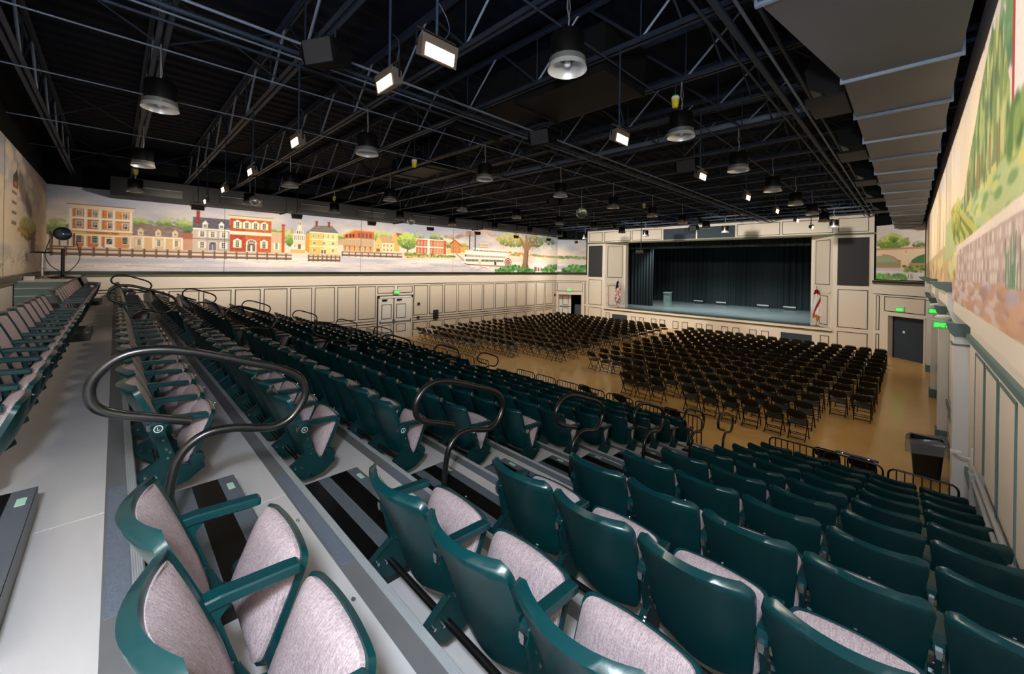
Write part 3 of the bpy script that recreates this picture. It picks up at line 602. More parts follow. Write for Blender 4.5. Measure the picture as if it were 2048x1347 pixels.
for k in range(150):
    u=M.rr.uniform(19.6,23.9); v=3.95+M.rr.random()*.45*math.sin(PI*min(1,max(0,(u-19.2)/4.8))); M.blob(u,v,.12,.10,M.rr.choice([(56,116,66),(84,146,78),(120,170,84),(44,96,70)]),10,8,.35)
for u,h in ((24.0,.35),(24.35,.3),(24.7,.28)): M.rect(u-.14+.2*(u>24.1)*.3,u+.14-.2*(u>24.1)*.3,4.0,4.0+h,(132,96,66),10)
for k in range(120):
    u=M.rr.uniform(24.9,26.75); M.blob(u,3.95+M.rr.random()*.55*min(1,(u-24.6)),.13,.10,M.rr.choice([(70,130,78),(110,160,84),(150,184,96),(54,112,88)]),10,8,.35)
# docks along the quay
M.dock(-1.6,2.25,4.53,4.80,.345); M.dock(2.25,6.12,4.53,4.80,.40); M.dock(6.88,8.42,4.50,4.80,.22); M.dock(8.55,12.1,4.80,5.02,.36,h=.26)
for k in range(90):
    u=M.rr.uniform(-1.6,15.5); v=M.rr.uniform(3.98,4.42); M.line((u,v),(u+M.rr.uniform(.2,1.1),v+M.rr.uniform(-.01,.01)),.018,M.rr.choice([(176,172,190),(196,188,200),(236,226,222)]),2)
SKYL=sky_mat('river_sky_and_water',(160,166,186),(230,214,200),((192,190,206),(236,228,226)),4.70,(.25,1,2.2))
tl=M.build('river_town_mural','long painted mural of a river town and paddle steamer on the left wall',FL,YB+.01,YC-.01,3.90,6.95,SKYL,0,[3.4,9.56,15.8,22.4])
tm=text_mesh('SAVANNAH INN',.115,mat('sign_paint',(176,96,36),.7),.001)
o=place('sign_lettering',tm,tl,(-.33,-.054,5.315),0,(PI/2,0,0))
# --- bank and water on the left corner wall
M=Mural()
for k in range(50): u=M.rr.uniform(.1,2.45); M.blob(u,5.15+M.rr.uniform(-.06,.12),.16,.07,M.rr.choice([(120,150,104),(160,170,110),(96,130,96)]),2)
for k in range(90): u=M.rr.uniform(.5,2.45); M.blob(u,3.98+M.rr.random()*.55*min(1,u/1.2),.15,.10,M.rr.choice([(60,128,78),(96,160,84),(140,180,96),(54,112,88)]),3,8,.35)
M.build('lagoon_mural','small painted mural of water and bushes on the corner wall left of stage',FCL,.02,2.46,3.95,6.7,SKYL)
# --- stone bridge on the right corner wall
M=Mural()
M.foliage(.95,5.85,.75,.38,TREEB,90,2,.16); M.foliage(.98,6.1,.22,.22,TREEB,24,3,.12); M.foliage(2.15,5.7,.3,.16,TREE,20,2,.1)
M.rect(.14,2.4,5.48,5.57,(206,150,112),8); M.rect(.14,2.4,4.52,5.50,(240,216,188),6)
M.rect(.14,1.36,4.3,4.95,(180,140,110),7)
M.ell(.50,4.62,.82,.58,(166,178,150),8,28); M.rect(.14,1.30,4.55,4.74,(186,146,116),9); M.rect(.14,1.25,4.72,4.86,(150,164,124),9); M.rect(.14,1.5,4.2,4.56,(214,206,214),10); M.rect(.1,1.9,3.95,4.5,(226,220,226),9)
M.poly([(1.72,4.6),(1.85,4.95),(2.1,5.12),(2.4,5.22),(2.4,4.6)],(80,130,86),8); M.rect(1.72,2.4,4.5,4.80,(196,150,118),9)
for k in range(8):
    a0=PI*.02+k*PI*.5/8; M.line((.50+.84*math.cos(a0),4.62+.6*math.sin(a0)),(.50+.84*math.cos(a0+PI/16),4.62+.6*math.sin(a0+PI/16)),.05,(196,120,92),11)
M.poly([(1.50,5.37),(1.57,5.47),(1.66,5.37),(1.57,5.27)],(226,196,140),9)
for k in range(50): u=M.rr.uniform(1.5,2.4); M.blob(u,4.5+M.rr.uniform(-.12,.15),.09,.07,M.rr.choice([(150,180,90),(110,140,80),(120,90,70),(180,190,120)]),11)
M.rect(.14,2.4,3.95,4.40,(230,224,228),10)
for k in range(80): u=M.rr.uniform(.14,1.6); M.blob(u,3.97+M.rr.random()*.26,.09,.08,M.rr.choice([(60,150,80),(110,180,90),(150,200,110)]),12,8,.4)
for k in range(40): u=M.rr.uniform(.5,1.9); M.line((u,4.0),(u+M.rr.uniform(-.06,.06),4.2+.1*M.rr.random()),.015,(150,120,110),13)
SKYR=sky_mat('bridge_sky',(216,206,206),(240,226,212),((226,222,228),(240,236,236)),4.5,(.5,1,2))
M.build('bridge_mural','painted mural of an arched stone bridge on the corner wall right of stage',FCR,.14,2.40,3.95,6.75,SKYR)
# --- garden and stone wall on the right wall (u = -distance along the wall)
M=Mural()
def RP(pts): return [(-a,b) for a,b in pts]
M.poly(RP([(26.7,3.88),(9.6,3.88),(9.6,4.9),(26.7,4.7)]),(196,176,140),2)
for k in range(60): y=M.rr.uniform(10,26.5); M.rect(-y-.15,-y+.15,4.6,M.rr.uniform(5.4,6.9),M.rr.choice([(226,204,170),(238,220,190),(206,184,148)]),1)
for k in range(70): y=M.rr.uniform(9.5,22); M.blob(-y,4.35+M.rr.uniform(-.3,.25),.35,.14,M.rr.choice([(206,170,130),(226,196,150),(170,140,108),(214,206,150)]),3)
M.poly(RP([(12,4.55),(12,5.25),(8.2,5.35),(3.9,5.25),(1.0,5.3),(1.0,4.7),(9.0,4.66)]),(186,196,146),3)
for k in range(160): y=M.rr.uniform(1.2,9.5); M.blob(-y,4.98+M.rr.uniform(-.25,.27),.22,.05,M.rr.choice([(150,170,96),(196,204,140),(206,200,120),(128,160,104),(178,196,150)]),4)
for k in range(9): M.line((-10.4+.1*k,5.4),(-9.8+.42*k,4.75),.10,(128,140,70) if k%2 else (196,190,110),5)
M.foliage(-9.3,5.15,.9,.3,[(110,128,70),(160,168,88),(206,200,120)],60,6,.14)
M.poly(RP([(8.0,5.3),(7.3,5.75),(6.7,6.0),(6.2,6.25),(5.5,6.5),(5.0,6.2),(4.55,5.7),(4.5,5.22)]),(128,150,108),6)
for k in range(200):
    y=M.rr.uniform(4.6,7.8); t=min((7.9-y)/2.4,(y-4.5)/.5,1.0); M.blob(-y,5.3+M.rr.random()*1.1*t,.07,.16,M.rr.choice([(128,150,96),(166,178,118),(196,198,142),(104,128,92),(92,116,92)]),7,8,.35)
for k in range(110):
    y=M.rr.uniform(5.6,7.9); t=min((8.0-y)/2.4,1.0); M.soft(-y,5.26+M.rr.random()*.75*t,.06,.15,M.rr.choice([(82,106,80),(98,120,86),(112,132,92)]),6.5,.8)
for k in range(12): y=M.rr.uniform(4.8,7.5); M.line((-y,5.2),(-y,5.55),.05,(150,108,80),8)
M.foliage(-4.6,6.3,.5,.5,[(92,126,100),(112,148,110),(138,168,120)],60,5,.16)
M.rect(-4.43,-1.0,5.30,6.9,(226,220,222),8); M.rect(-4.46,-4.36,5.35,6.9,(170,70,66),9)
for y in (3.9,3.2,2.5,1.8): M.window(-y,5.8,.3,.7,9,nx=2,ny=4,gl=(120,128,150))
for k in range(60): y=M.rr.uniform(1.0,4.6); M.blob(-y,5.3+M.rr.uniform(-.1,.14),.14,.12,M.rr.choice([(96,130,80),(140,160,96),(78,112,70)]),10,8,.3)
M.poly(RP([(9.05,4.20),(9.05,4.66),(3.9,4.74),(1.0,4.76),(1.0,4.20)]),(192,172,168),9); M.poly(RP([(9.1,4.64),(9.1,4.72),(1.0,4.86),(1.0,4.75)]),(232,216,206),11)
for i in range(58):
    for k in range(4):
        y=1.1+i*.137+(k%2)*.07; 
        if y>9: continue
        M.blob(-y,4.27+.118*k,.062,.055,M.rr.choice([(212,194,188),(196,174,168),(224,208,202),(176,152,150)]),10,8,.15)
M.poly(RP([(9.9,3.88),(9.9,4.22),(1.0,4.22),(1.0,3.88)]),(192,158,140),9)
for k in range(170): y=M.rr.uniform(1.0,9.7); M.blob(-y,4.05+M.rr.uniform(-.15,.15),.28,.05,M.rr.choice([(206,166,142),(176,144,134),(216,194,186),(186,168,178),(198,156,130),(210,194,198)]),10)
for k in range(60): y=M.rr.uniform(2.4,4.6); M.line((-y,4.2),(-y+M.rr.uniform(-.06,.06),4.2+M.rr.uniform(.15,.4)),.035,M.rr.choice([(116,148,122),(140,168,138),(100,134,112)]),12)
SKYG=sky_mat('garden_sky',(210,204,210),(236,218,190),((206,190,160),(226,206,176)),4.6,(1.2,1,.5))
FRM=Frame(XR,0,-PI/2)
GU=np.concatenate([np.arange(-YC+.01,-10,.03),np.arange(-10,-3.2,.012),np.arange(-3.2,-YB-.02,.06)])
M.build('garden_mural','painted mural of cypress garden and stone wall on the right wall',FRM,-YC+.01,-YB-.02,3.87,6.95,SKYG,XR-XRM-.03,None,GU,.02,.014)
# --- lighthouse on the back wall (u = -X)
M=Mural()
for k in range(120): u=M.rr.uniform(2,21); M.blob(u,M.rr.uniform(5.6,6.9),.5,.15,M.rr.choice([(196,186,180),(214,196,172),(176,172,180)]),1)
for k in range(40): t=M.rr.random(); M.soft(15.6+t*2.2+M.rr.uniform(-.3,.3),6.35-t*.75+M.rr.uniform(-.15,.15),.30,.20,M.rr.choice([(120,104,92),(142,124,108),(104,90,80)]),2,.6)
M.foliage(17.3,5.15,1.5,.28,[(112,112,66),(150,146,84),(172,164,104)],90,3,.2); M.poly([(15.4,5.0),(18.8,4.85),(18.8,4.95),(15.6,5.1)],(196,150,90),4)
M.poly([(14.45,5.0),(15.45,5.0),(15.35,6.0),(14.95,6.0)],(218,200,176),5)
for k in range(4): M.rect(14.72,15.36,5.12+.24*k,5.20+.24*k,(128,108,94),6)
M.rect(14.85,15.50,6.0,6.24,(92,82,74),6); M.rect(15.02,15.34,6.05,6.16,(196,120,76),7); M.poly([(14.82,6.24),(15.6,6.24),(15.36,6.48)],(74,64,58),7); M.rect(15.34,15.40,6.45,6.60,(60,54,50),7)
M.poly([(17.7,4.55),(18.6,4.5),(18.6,5.15),(17.8,5.05)],(128,100,82),5)
for k in range(120): u=M.rr.uniform(2,21.2); M.line((u,3.95+M.rr.random()*.7),(u+M.rr.uniform(.3,1),3.95+M.rr.random()*.7),.02,M.rr.choice([(140,136,150),(206,190,170)]),2)
SKYB=sky_mat('coast_sky',(158,160,174),(222,202,176),((176,168,170),(222,208,188)),4.75,(.3,1,2))
M.build('lighthouse_mural','painted mural of a lighthouse coast on the back wall behind the spotlight',FB,-XRM,-XL-.01,3.92,6.95,SKYB,0,[13.8],None,.04,.025)
# ---------------------------------------------------------------- tiered seating platform
NJ=12; DY,DZ=.8834,.2511
def nosY(j): return .110+DY*j
def deckZ(j): return 2.946-DZ*j
AISLES=((-3.44,-2.05),(-11.06,-9.66),(-18.75,-17.30))
bl=thing('bleacher_platform','tiered seating platform with pale decks and ribbed aluminium step edges','bleachers')
XD0,XD1=-21.33,.66
for j in range(NJ):
    y0=nosY(j-1) if j else YB+.02; y1=nosY(j); z=deckZ(j)
    m=MB(); m.box(XD0,XD1,y0-(.02 if j else 0),y1-.135,z-.05,z)
    dk=m.build('deck',MT['deck'],bl)
    m=MB(); m.box(XD0,XD1,y1-.135,y1-.045,z-.05,z+.001); m.build('edge_strip',MT['walkgrey'],dk)
    prof=[(y1-.045,z-.03),(y1-.045,z+.002)]
    for k in range(5): prof+=[(y1-.043+.008*k,z+.006),(y1-.0385+.008*k,z+.006),(y1-.0375+.008*k,z+.002)]
    prof+=[(y1,z-.004),(y1,z-.06),(y1-.02,z-.06),(y1-.02,z-.03)]
    m=MB(); m.prism(prof,XD0,XD1,'x'); m.build('nosing',MT['alu'],dk)
    m=MB(); m.box(XD0,XD1,y1-.05,y1-.03,max(0,z-DZ-.05),z-.05); m.build('riser',MT['riser'],dk)
    for xj in (-18.2,-14.6,-10.4,-7.0,-3.05):
        m=MB(); m.box(xj-.002,xj+.002,y0,y1-.135,z,z+.0012); m.build('joint',MT['jointline'],dk)
    for a,b in AISLES:
        m=MB(); m.box(a+.1,b-.08,y1-.125,y1-.047,z,z+.004); m.build('carpet_strip',MT['carpet'],dk)
LET='MLKJHGFEDCBA'
AN=['near','middle','far']
# step boxes in the aisles (half-height intermediate steps)
mb=MB(); W=1.20; mb.box(0,W,0,.48,0,.125,0)
step_body=mb.mesh('step_body',MT['stepblack'])
mb=MB(); mb.box(.01,W-.01,.39,.478,.125,.127); step_s1=mb.mesh('tread_strip',MT['stepstrip'])
mb=MB(); mb.box(.01,W-.01,.16,.25,.125,.127); step_s2=mb.mesh('tread_strip',MT['stepstrip'])
mb=MB(); mb.box(0,.09,0,.035,.127,.129); step_g=mb.mesh('glow_tape',MT['glow'])
mb=MB(); mb.box(0,.05,-.004,.02,0,.12); step_e=mb.mesh('edge_angle',MT['alu'])
for j in range(NJ):
    for ai,(a,b) in enumerate(AISLES):
        t=thing('aisle_step','black aisle step with grey tread strips in the %s aisle at row %s'%(AN[ai],LET[j]),'step',(a+.11,nosY(j-1)+.012,deckZ(j)),0,'black steps in the aisles')
        place('step_body',step_body,t); place('tread_strip',step_s1,t); place('tread_strip',step_s2,t)
        for gx in (.12,W-.22): place('glow_tape',step_g,t,(gx,.42,0)); 
        place('glow_tape',step_g,t,(.15,.002,0)); place('glow_tape',step_g,t,(.80,.002,0))
# ---------------------------------------------------------------- auditorium chairs
def shell_grid(nu,vl,pos,halfw,N,thick,rt=.06,rb=.08,L=.55):
    """closed curved plate: pos(u,v)->(y,z) centre surface, halfw(v), N(v) outward dir, thickness"""
    front=[];back=[]
    for v in vl:
        w=halfw(v); dt=(1-v)*L; db=v*L
        if dt<rt: w=w-rt+math.sqrt(max(0,rt*rt-(rt-dt)**2))
        if db<rb: w=w-rb+math.sqrt(max(0,rb*rb-(rb-db)**2))
        for i in range(nu+1):
            u=-1+2*i/nu; y,z=pos(u,v); n=N(v); t0,t1=thick(u,v)
            back.append((u*w,y+n[0]*t0,z+n[1]*t0)); front.append((u*w,y+n[0]*t1,z+n[1]*t1))
    nv=len(vl); m=MB(); k=len(back); fs=[]; s=nu+1
    for a in range(nv-1):
        for i in range(nu):
            q=a*s+i; fs.append((q,q+1,q+s+1,q+s)); fs.append((k+q,k+q+s,k+q+s+1,k+q+1))
    for a in range(nv-1):
        for i in (0,nu):
            q=a*s+i; fs.append((q,q+s,k+q+s,k+q))
    for i in range(nu):
        for a in (0,nv-1):
            q=a*s+i; fs.append((q,q+1,k+q+1,k+q))
    m.add(back+front,fs); return m
VL0=[0,.012,.035,.075,.13,.22,.34,.48,.62,.75,.86,.92,.955,.98,1]; VL1=[0,.03,.1,.3,.55,.8,.93,.98,1]; VL2=[0,.08,.5,.93,1]
def backpos(u,v): return (.132-.226*v+.018*math.sin(PI*v)+.062*u*u*(.45+.55*v), .240+.552*v)
def backN(v): return (.90,.435)
def seatpos(u,v): return (.262+.143*v-.012*u*u, .222+.334*v-.004*u*u)
def seatN(v): return (-.875,.484)          # towards the sitter side when tipped up
def make_chair(nu,vl):
    d={}
    d['back_shell']=shell_grid(nu,vl,backpos,lambda v:.200+.052*v,backN,lambda u,v:(-.008*(1-abs(u)**3),.032),.055,.07,.60)
    cv=lambda v:.045+.915*v
    d['back_cushion']=shell_grid(nu,vl,lambda u,v:backpos(u*.90,cv(v)),lambda v:.180+.050*v,backN,lambda u,v:(.022,.034+.026*(1-u**4)*(1-(2*v-1)**4)),.05,.07,.48)
    bulge=lambda u,v:(1-abs(u)**4)*math.sin(PI*min(1,.12+.88*v))
    d['seat_shell']=shell_grid(nu,vl,seatpos,lambda v:.228-.004*v,seatN,lambda u,v:(-.022-.045*bulge(u,v),.004),.05,.05,.33)
    d['seat_cushion']=shell_grid(nu,vl,lambda u,v:seatpos(u,v*.97+.01),lambda v:.216-.002*v,seatN,lambda u,v:(.0,.018+.050*(1-u**4)*(1-(2*v-1)**6)),.06,.05,.33)
    return d
def oct_bar(w,t):
    c=.14*min(w,t); return [(-w/2+c,-t/2),(w/2-c,-t/2),(w/2,-t/2+c),(w/2,t/2-c),(w/2-c,t/2),(-w/2+c,t/2),(-w/2,t/2-c),(-w/2,-t/2+c)]
def make_side():
    d={}
    m=MB(); o=oct_bar(.054,.036); vs=[];fs=[]
    st=[(.060,.555,.8),(.085,.566,1.0),(.13,.568,1),(.32,.556,1),(.352,.553,.95),(.36,.551,.8)]
    for y,z,s in st: vs+=[(p[0]*s,y,z+p[1]*s) for p in o]
    for i in range(len(st)-1): fs+=[(i*8+k,i*8+(k+1)%8,i*8+8+(k+1)%8,i*8+8+k) for k in range(8)]
    fs+=[tuple(range(8))[::-1],tuple(range(40,48))]; m.add(vs,fs)
    m.prism([(.06,.50),(.075,.555),(.17,.555),(.135,.515),(.12,.47)],-.014,.014)
    d['armrest']=m
    m=MB(); m.prism([(.062,.54),(.12,.54),(.186,.325),(.150,.26),(.115,.31)],-.011,.011); d['standard']=m
    m=MB(); m.prism([(0,.249),(0,.205),(.10,.118),(.17,.112),(.255,.128),(.350,.196),(.342,.226),(.30,.222),(.225,.250),(.19,.325),(.122,.330)],-.005,.005)
    m.add([(-.018,0,.252),(.018,0,.252),(.018,.122,.333),(-.018,.122,.333),(-.018,0,.246),(.018,0,.246),(.018,.122,.327),(-.018,.122,.327)],[(0,1,2,3),(7,6,5,4),(0,4,5,1),(1,5,6,2),(2,6,7,3),(3,7,4,0)])
    m.lathe([(.020,-.03),(.040,-.028),(.040,.028),(.020,.03)],14,(0,.303,.268),axis='x'); d['bracket']=m
    m=MB()
    for y,z in ((.125,.44),(.142,.375),(.160,.352),(.150,.318),(.09,.21),(.04,.225),(.15,.15)): m.lathe([(.008,-.018),(.008,.018)],8,(0,y,z),axis='x')
    d['bolts']=m
    m=MB(); m.box(-.012,.012,.044,.060,.530,.556); m.box(-.009,.009,.046,.06,.515,.530); d['arm_hinge']=m
    return d
CH0={k:v.mesh(k,MT['fabric'] if 'cush' in k else MT['green'],True) for k,v in make_chair(14,VL0).items()}
C1=make_chair(8,VL1); CH1={k:v.mesh(k,MT['fabric'] if 'cush' in k else MT['green'],True) for k,v in C1.items()}
SD=make_side(); SDM=dict(armrest=MT['green'],standard=MT['greensteel'],bracket=MT['greensteel'],bolts=MT['chrome'],arm_hinge=MT['chrome'])
SD0={k:v.mesh(k,SDM[k]) for k,v in SD.items()}
sj=MB(); [sj.join(SD[k]) for k in('armrest','standard','bracket')]
SD1=sj.mesh('side_frame',MT['green'])
mb=MB(); mb.tube([(-.26,.118,.205),(.26,.118,.205)],.017,8); TUBE=mb.mesh('support_tube',MT['blackmetal'],True)
C2=make_chair(4,VL2)
def far_mb(side):
    m=MB()
    for k,v in C2.items(): m.join(v,{0:1 if 'cush' in k else 0})
    for q in SD: 
        if q in('armrest','standard','bracket'): m.join(SD[q].moved((side,0,0)),{0:0})
    return m
mb=MB(); mb.lathe([(.024,-.002),(.024,.002)],18,axis='x'); DISC=mb.mesh('row_disc',MT['white'])
mb=MB(); mb.lathe([(.019,-.003),(.019,.003)],18,axis='x'); DISC2=mb.mesh('disc_face',mat('disc_teal',(20,60,62),.5))
LETM={c:text_mesh(c,.030,MT['white'],.0012) for c in LET}
mb=MB(); mb.lathe([(.007,0),(.007,.006)],8); SBOLT=mb.mesh('seat_bolt',MT['chrome'])
# blocks: (name of aisle, x of the aisle end, direction away from the aisle, pitch, count, side of arm)
BLK=[('right of the near aisle',-2.045,1,.54,5),('left of the near aisle',-3.44,-1,.515,12),('left of the middle aisle',-11.06,-1,.515,12),('left of the far aisle',-18.75,-1,.515,5)]
def pix(p):
    q=Vector(p)-Vector((0,0,ZC)); d=q.dot(fw)
    if d<.15: return None
    return 1024+796*q.dot(rt)/d, 533.5-796*q.z/d, d
CHS=[]
for j in range(NJ):
    for bi,(an,xe,s,p,n) in enumerate(BLK):
        for i in range(n):
            if bi==0 and (j==0 or (j==1 and i>2)): continue
            x=xe+s*(p/2+p*i); y=nosY(j-1); z=deckZ(j)
            vis=any(q and -80<q[0]<2128 and -80<q[1]<1430 for q in (pix((x+a,y+.2,z+b)) for a in (-.25,.25) for b in (.1,.8)))
            if not vis: continue
            d=math.dist((x,y+.2,z+.5),(0,0,ZC)); CHS.append((d,j,bi,i,x,y,z,p))
CHS.sort()
far_all=MB(); FARM={}
def side_parts(t,xs,lod,letter=None,face=1):
    if lod==0:
        for k in SD0: place(k,SD0[k],t,(xs,0,0))
        if letter:
            dd=place('row_disc',DISC,t,(xs+face*.013,.100,.522)); place('disc_face',DISC2,dd)
            place('row_letter',LETM[letter],dd,(face*.004,0,0),0,(PI/2,0,PI/2 if face>0 else -PI/2))
    else: place('side_frame',SD1,t,(xs,0,0))
nch=0
for d,j,bi,i,x,y,z,p in CHS:
    an,xe,s,pp,n=BLK[bi]
    sc=p/.515; arm=(-.2575 if bi==0 else .2575)
    if nch>=300:
        far_all.join(far_mb(arm).moved((x,y,z),(sc,1,1))); continue
    nch+=1
    t=None; lab='green tip-up chair with mauve cushions, row %s, %s %s'%(LET[j],ORD[i]+' seat',an)
    lod=0 if d<6.2 else (1 if d<12.5 else 2)
    if lod==2:
        k=(arm>0)
        if k not in FARM: FARM[k]=far_mb(arm).mesh('tip_up_chair',[MT['green'],MT['fabric_far']],True)
        t=tag(place('tip_up_chair',FARM[k],None,(x,y,z)),lab,'chair','tip-up chairs on the tiered platform')
    else:
        t=thing('tip_up_chair',lab,'chair',(x,y,z),0,'tip-up chairs on the tiered platform')
        for k,me in (CH0 if lod==0 else CH1).items(): place(k,me,t)
        end=(i==0)
        side_parts(t,arm,lod,LET[j] if end else None,1 if arm>0 else -1)
        if i==n-1 and bi in(1,2): side_parts(t,-arm,lod)
        if lod==0:
            place('support_tube',TUBE,t)
            q=seatpos(0,1); place('seat_bolt',SBOLT,t,(0,q[0]+.03,q[1]-.012),0,(-.5,0,0))
    t.scale=(sc,1,1)
if far_all.v:
    tag(far_all.build('tip_up_chair_rows',[MT['green'],MT['fabric_far']],None,True),'farthest green tip-up chairs massed towards the left wall','chairs','tip-up chairs on the tiered platform','stuff')
# ---------------------------------------------------------------- aisle handrails
LOOP=[(0,.0),(.0,.28),(.012,.44),(.05,.575),(.15,.655),(.28,.655),(.40,.622),(.50,.605),(.59,.64),(.655,.73),(.665,.80),(.62,.89),(.50,.965),(.33,1.03),(.10,1.115),(-.06,1.15),(-.18,1.135),(-.265,1.06),(-.29,.98),(-.265,.90),(-.19,.85),(-.10,.815),(.09,.745)]
mb=MB(); mb.tube(smooth_path([(0,a,max(0,b-.127) if b<.3 else b-.127) for a,b in LOOP],5),.0235,14); RAILM=mb.mesh('looped_tube',MT['blacktube'],True)
mb=MB(); mb.lathe([(.065,0),(.065,.012),(.034,.016),(.032,.05)],16); BASEM=mb.mesh('base_socket',MT['blackmetal'],True)
for ai,(a,b) in enumerate(AISLES):
    for k in range(6):
        j=1+2*k
        t=thing('aisle_handrail','black looped tube handrail in the %s aisle beside row %s'%(AN[ai],LET[j]),'handrail',((a+b)/2,nosY(j-1)+.10,deckZ(j)+.127),0,'looped handrails in the aisles')
        me=place('looped_tube',RAILM,t); place('base_socket',BASEM,t)
# ---------------------------------------------------------------- front guard rails
def guard_mesh(Wd):
    f=MB(); zt=.78; r=.10
    pts=[(0,0,0),(0,0,zt-r)]+[(r-r*math.cos(a),0,zt-r+r*math.sin(a)) for a in (PI*k/12 for k in range(1,6))]+[(r,0,zt),(Wd-r,0,zt)]+[(Wd-r+r*math.sin(a),0,zt-r+r*math.cos(a)) for a in (PI*k/12 for k in range(1,6))]+[(Wd,0,zt-r),(Wd,0,0)]
    f.tube(pts,.016,8); fr=f.mesh('rail_frame',MT['blacktube'],True)
    f=MB(); f.tube([(0,0,.12),(Wd,0,.12)],.012,6); lo=f.mesh('bottom_rail',MT['blacktube'])
    f=MB(); f.tube([(0,0,.12),(0,0,zt-.01)],.010,6); ba=f.mesh('baluster',MT['blacktube'])
    return fr,lo,ba
GR={}
gi=0
for bi,(x0,x1,n) in enumerate(((-2.09,.60,3),(-9.62,-3.48,7),(-17.26,-11.10,7),(-21.3,-18.79,3))):
    wd=round((x1-x0-.07*(n-1))/n,3); GR.setdefault(wd,guard_mesh(wd))
    for k in range(n):
        nm=['front of the right-hand seats','front of the near centre seats','front of the far centre seats','front of the left-hand seats'][bi]
        t=thing('guard_rail','black baluster guard rail, %s from the left, %s'%(ORD[k],nm),'guard rail',(x0+k*(wd+.07),9.93,0),0,'guard rails along the lowest row')
        fr,lo,ba=GR[wd]; place('rail_frame',fr,t); place('bottom_rail',lo,t)
        for q in range(1,8): place('baluster',ba,t,(wd*q/8,0,0))
# ---------------------------------------------------------------- folding chairs on the floor
def fold_parts(lo):
    n=6 if not lo else 4; d={}
    m=MB(); m.tube([(-.205,.44,.0),(-.205,.24,.37),(-.205,.05,.66),(-.19,.012,.74),(-.14,0,.78),(.14,0,.78),(.19,.012,.74),(.205,.05,.66),(.205,.24,.37),(.205,.44,0)],.014,n); d['frame']=m
    for s in(-1,1):
        m=MB(); m.tube([(s*.18,.06,0),(s*.18,.36,.43)],.012,n); d['rear_leg%d'%s]=m
    m=MB(); m.tube([(-.18,.10,.055),(.18,.10,.055)],.010,n); d['lower_stretcher']=m
    m=MB(); m.tube([(-.18,.18,.175),(.18,.18,.175)],.010,n); d['upper_stretcher']=m
    m=MB(); m.tube([(-.205,.41,.06),(.205,.41,.06)],.010,n); d['front_stretcher']=m
    m=MB(); pr=[]; 
    for a,b,z in ((-.19,.14,.405),(-.17,.12,.40),(.17,.12,.40),(.19,.14,.405),(.19,.44,.435),(.15,.50,.44),(-.15,.50,.44),(-.19,.44,.435)): pr.append((a,b,z))
    k=len(pr); m.add([p for p in pr]+[(p[0],p[1],p[2]+.02) for p in pr],[tuple(range(k))[::-1],tuple(range(k,2*k))]+[(i,(i+1)%k,k+(i+1)%k,k+i) for i in range(k)]); d['seat']=m
    m=MB(); vs=[];fs=[]; N=6
    for i in range(N+1):
        u=-1+2*i/N; x=.19*u; dy=-.03*(1-u*u)
        for z,y0 in ((.565,.115),(.765,.010)): 
            zz=z-(.02*u*u if z>.7 else -.03*u*u)
            vs+=[(x,y0+dy,zz),(x,y0+dy+.012,zz)]
    for i in range(N): a=4*i;b=a+4; fs+=[(a,b,b+2,a+2),(a+1,a+3,b+3,b+1),(a+2,b+2,b+3,a+3),(a,a+1,b+1,b)]
    fs+=[(0,2,3,1),(4*N,4*N+1,4*N+3,4*N+2)]; m.add(vs,fs); d['backrest']=m
    return d
FP=fold_parts(False); FPM={k:v.mesh(k.split('-')[0].rstrip('1'),MT['foldblack'],k in('frame','backrest')) for k,v in FP.items()}
fj=MB(); [fj.join(v) for v in fold_parts(True).values()]
FJM=fj.mesh('folding_chair',MT['foldblack'],True)
FC=[]
for k in range(14):
    Y=12.29+.98*k; fromstage=14-k
    for side in (-1,1):
        for c in range(17):                            # c counted from the centre aisle
            x=(-11.29-.533*c) if side<0 else (-9.48+.533*c)
            if side<0 and ((k==0 and x>-14.5) or (k==1 and x>-13.2)): continue
            if side>0 and ((k==0 and (x<-7.1 or x>-2.0)) or (k==1 and (x<-7.6 or x>-1.6)) or (k==2 and x>-1.5)): continue
            if k==0 and side>0 and abs(x+5.22)<.3: continue
            rz=random.uniform(-.05,.05); dx=random.uniform(-.02,.02); dy=random.uniform(-.04,.04)
            d=math.dist((x,Y,.5),(0,0,ZC)); FC.append((d,k,side,c,x+dx,Y+dy,rz,fromstage))
FC.sort(); far=MB()
for q,(d,k,side,c,x,y,rz,fs) in enumerate(FC):
    if q>=300: far.join(fj.moved((x,y,0))); continue
    lab='black folding chair, %s row from the stage, %s %s of the centre aisle'%(ORD[fs-1],ORD[c],'left' if side<0 else 'right')
    if q<90:
        t=thing('folding_chair',lab,'chair',(x,y,0),rz,'folding chairs on the hall floor')
        for n_,me in FPM.items(): place(me.name.split('.')[0],me,t)
    else: tag(place('folding_chair',FJM,None,(x,y,0),rz),lab,'chair','folding chairs on the hall floor')
tag(far.build('folding_chair_rows',MT['foldblack'],None,True),'farthest black folding chairs massed below the left wall and stage','chairs','folding chairs on the hall floor','stuff')
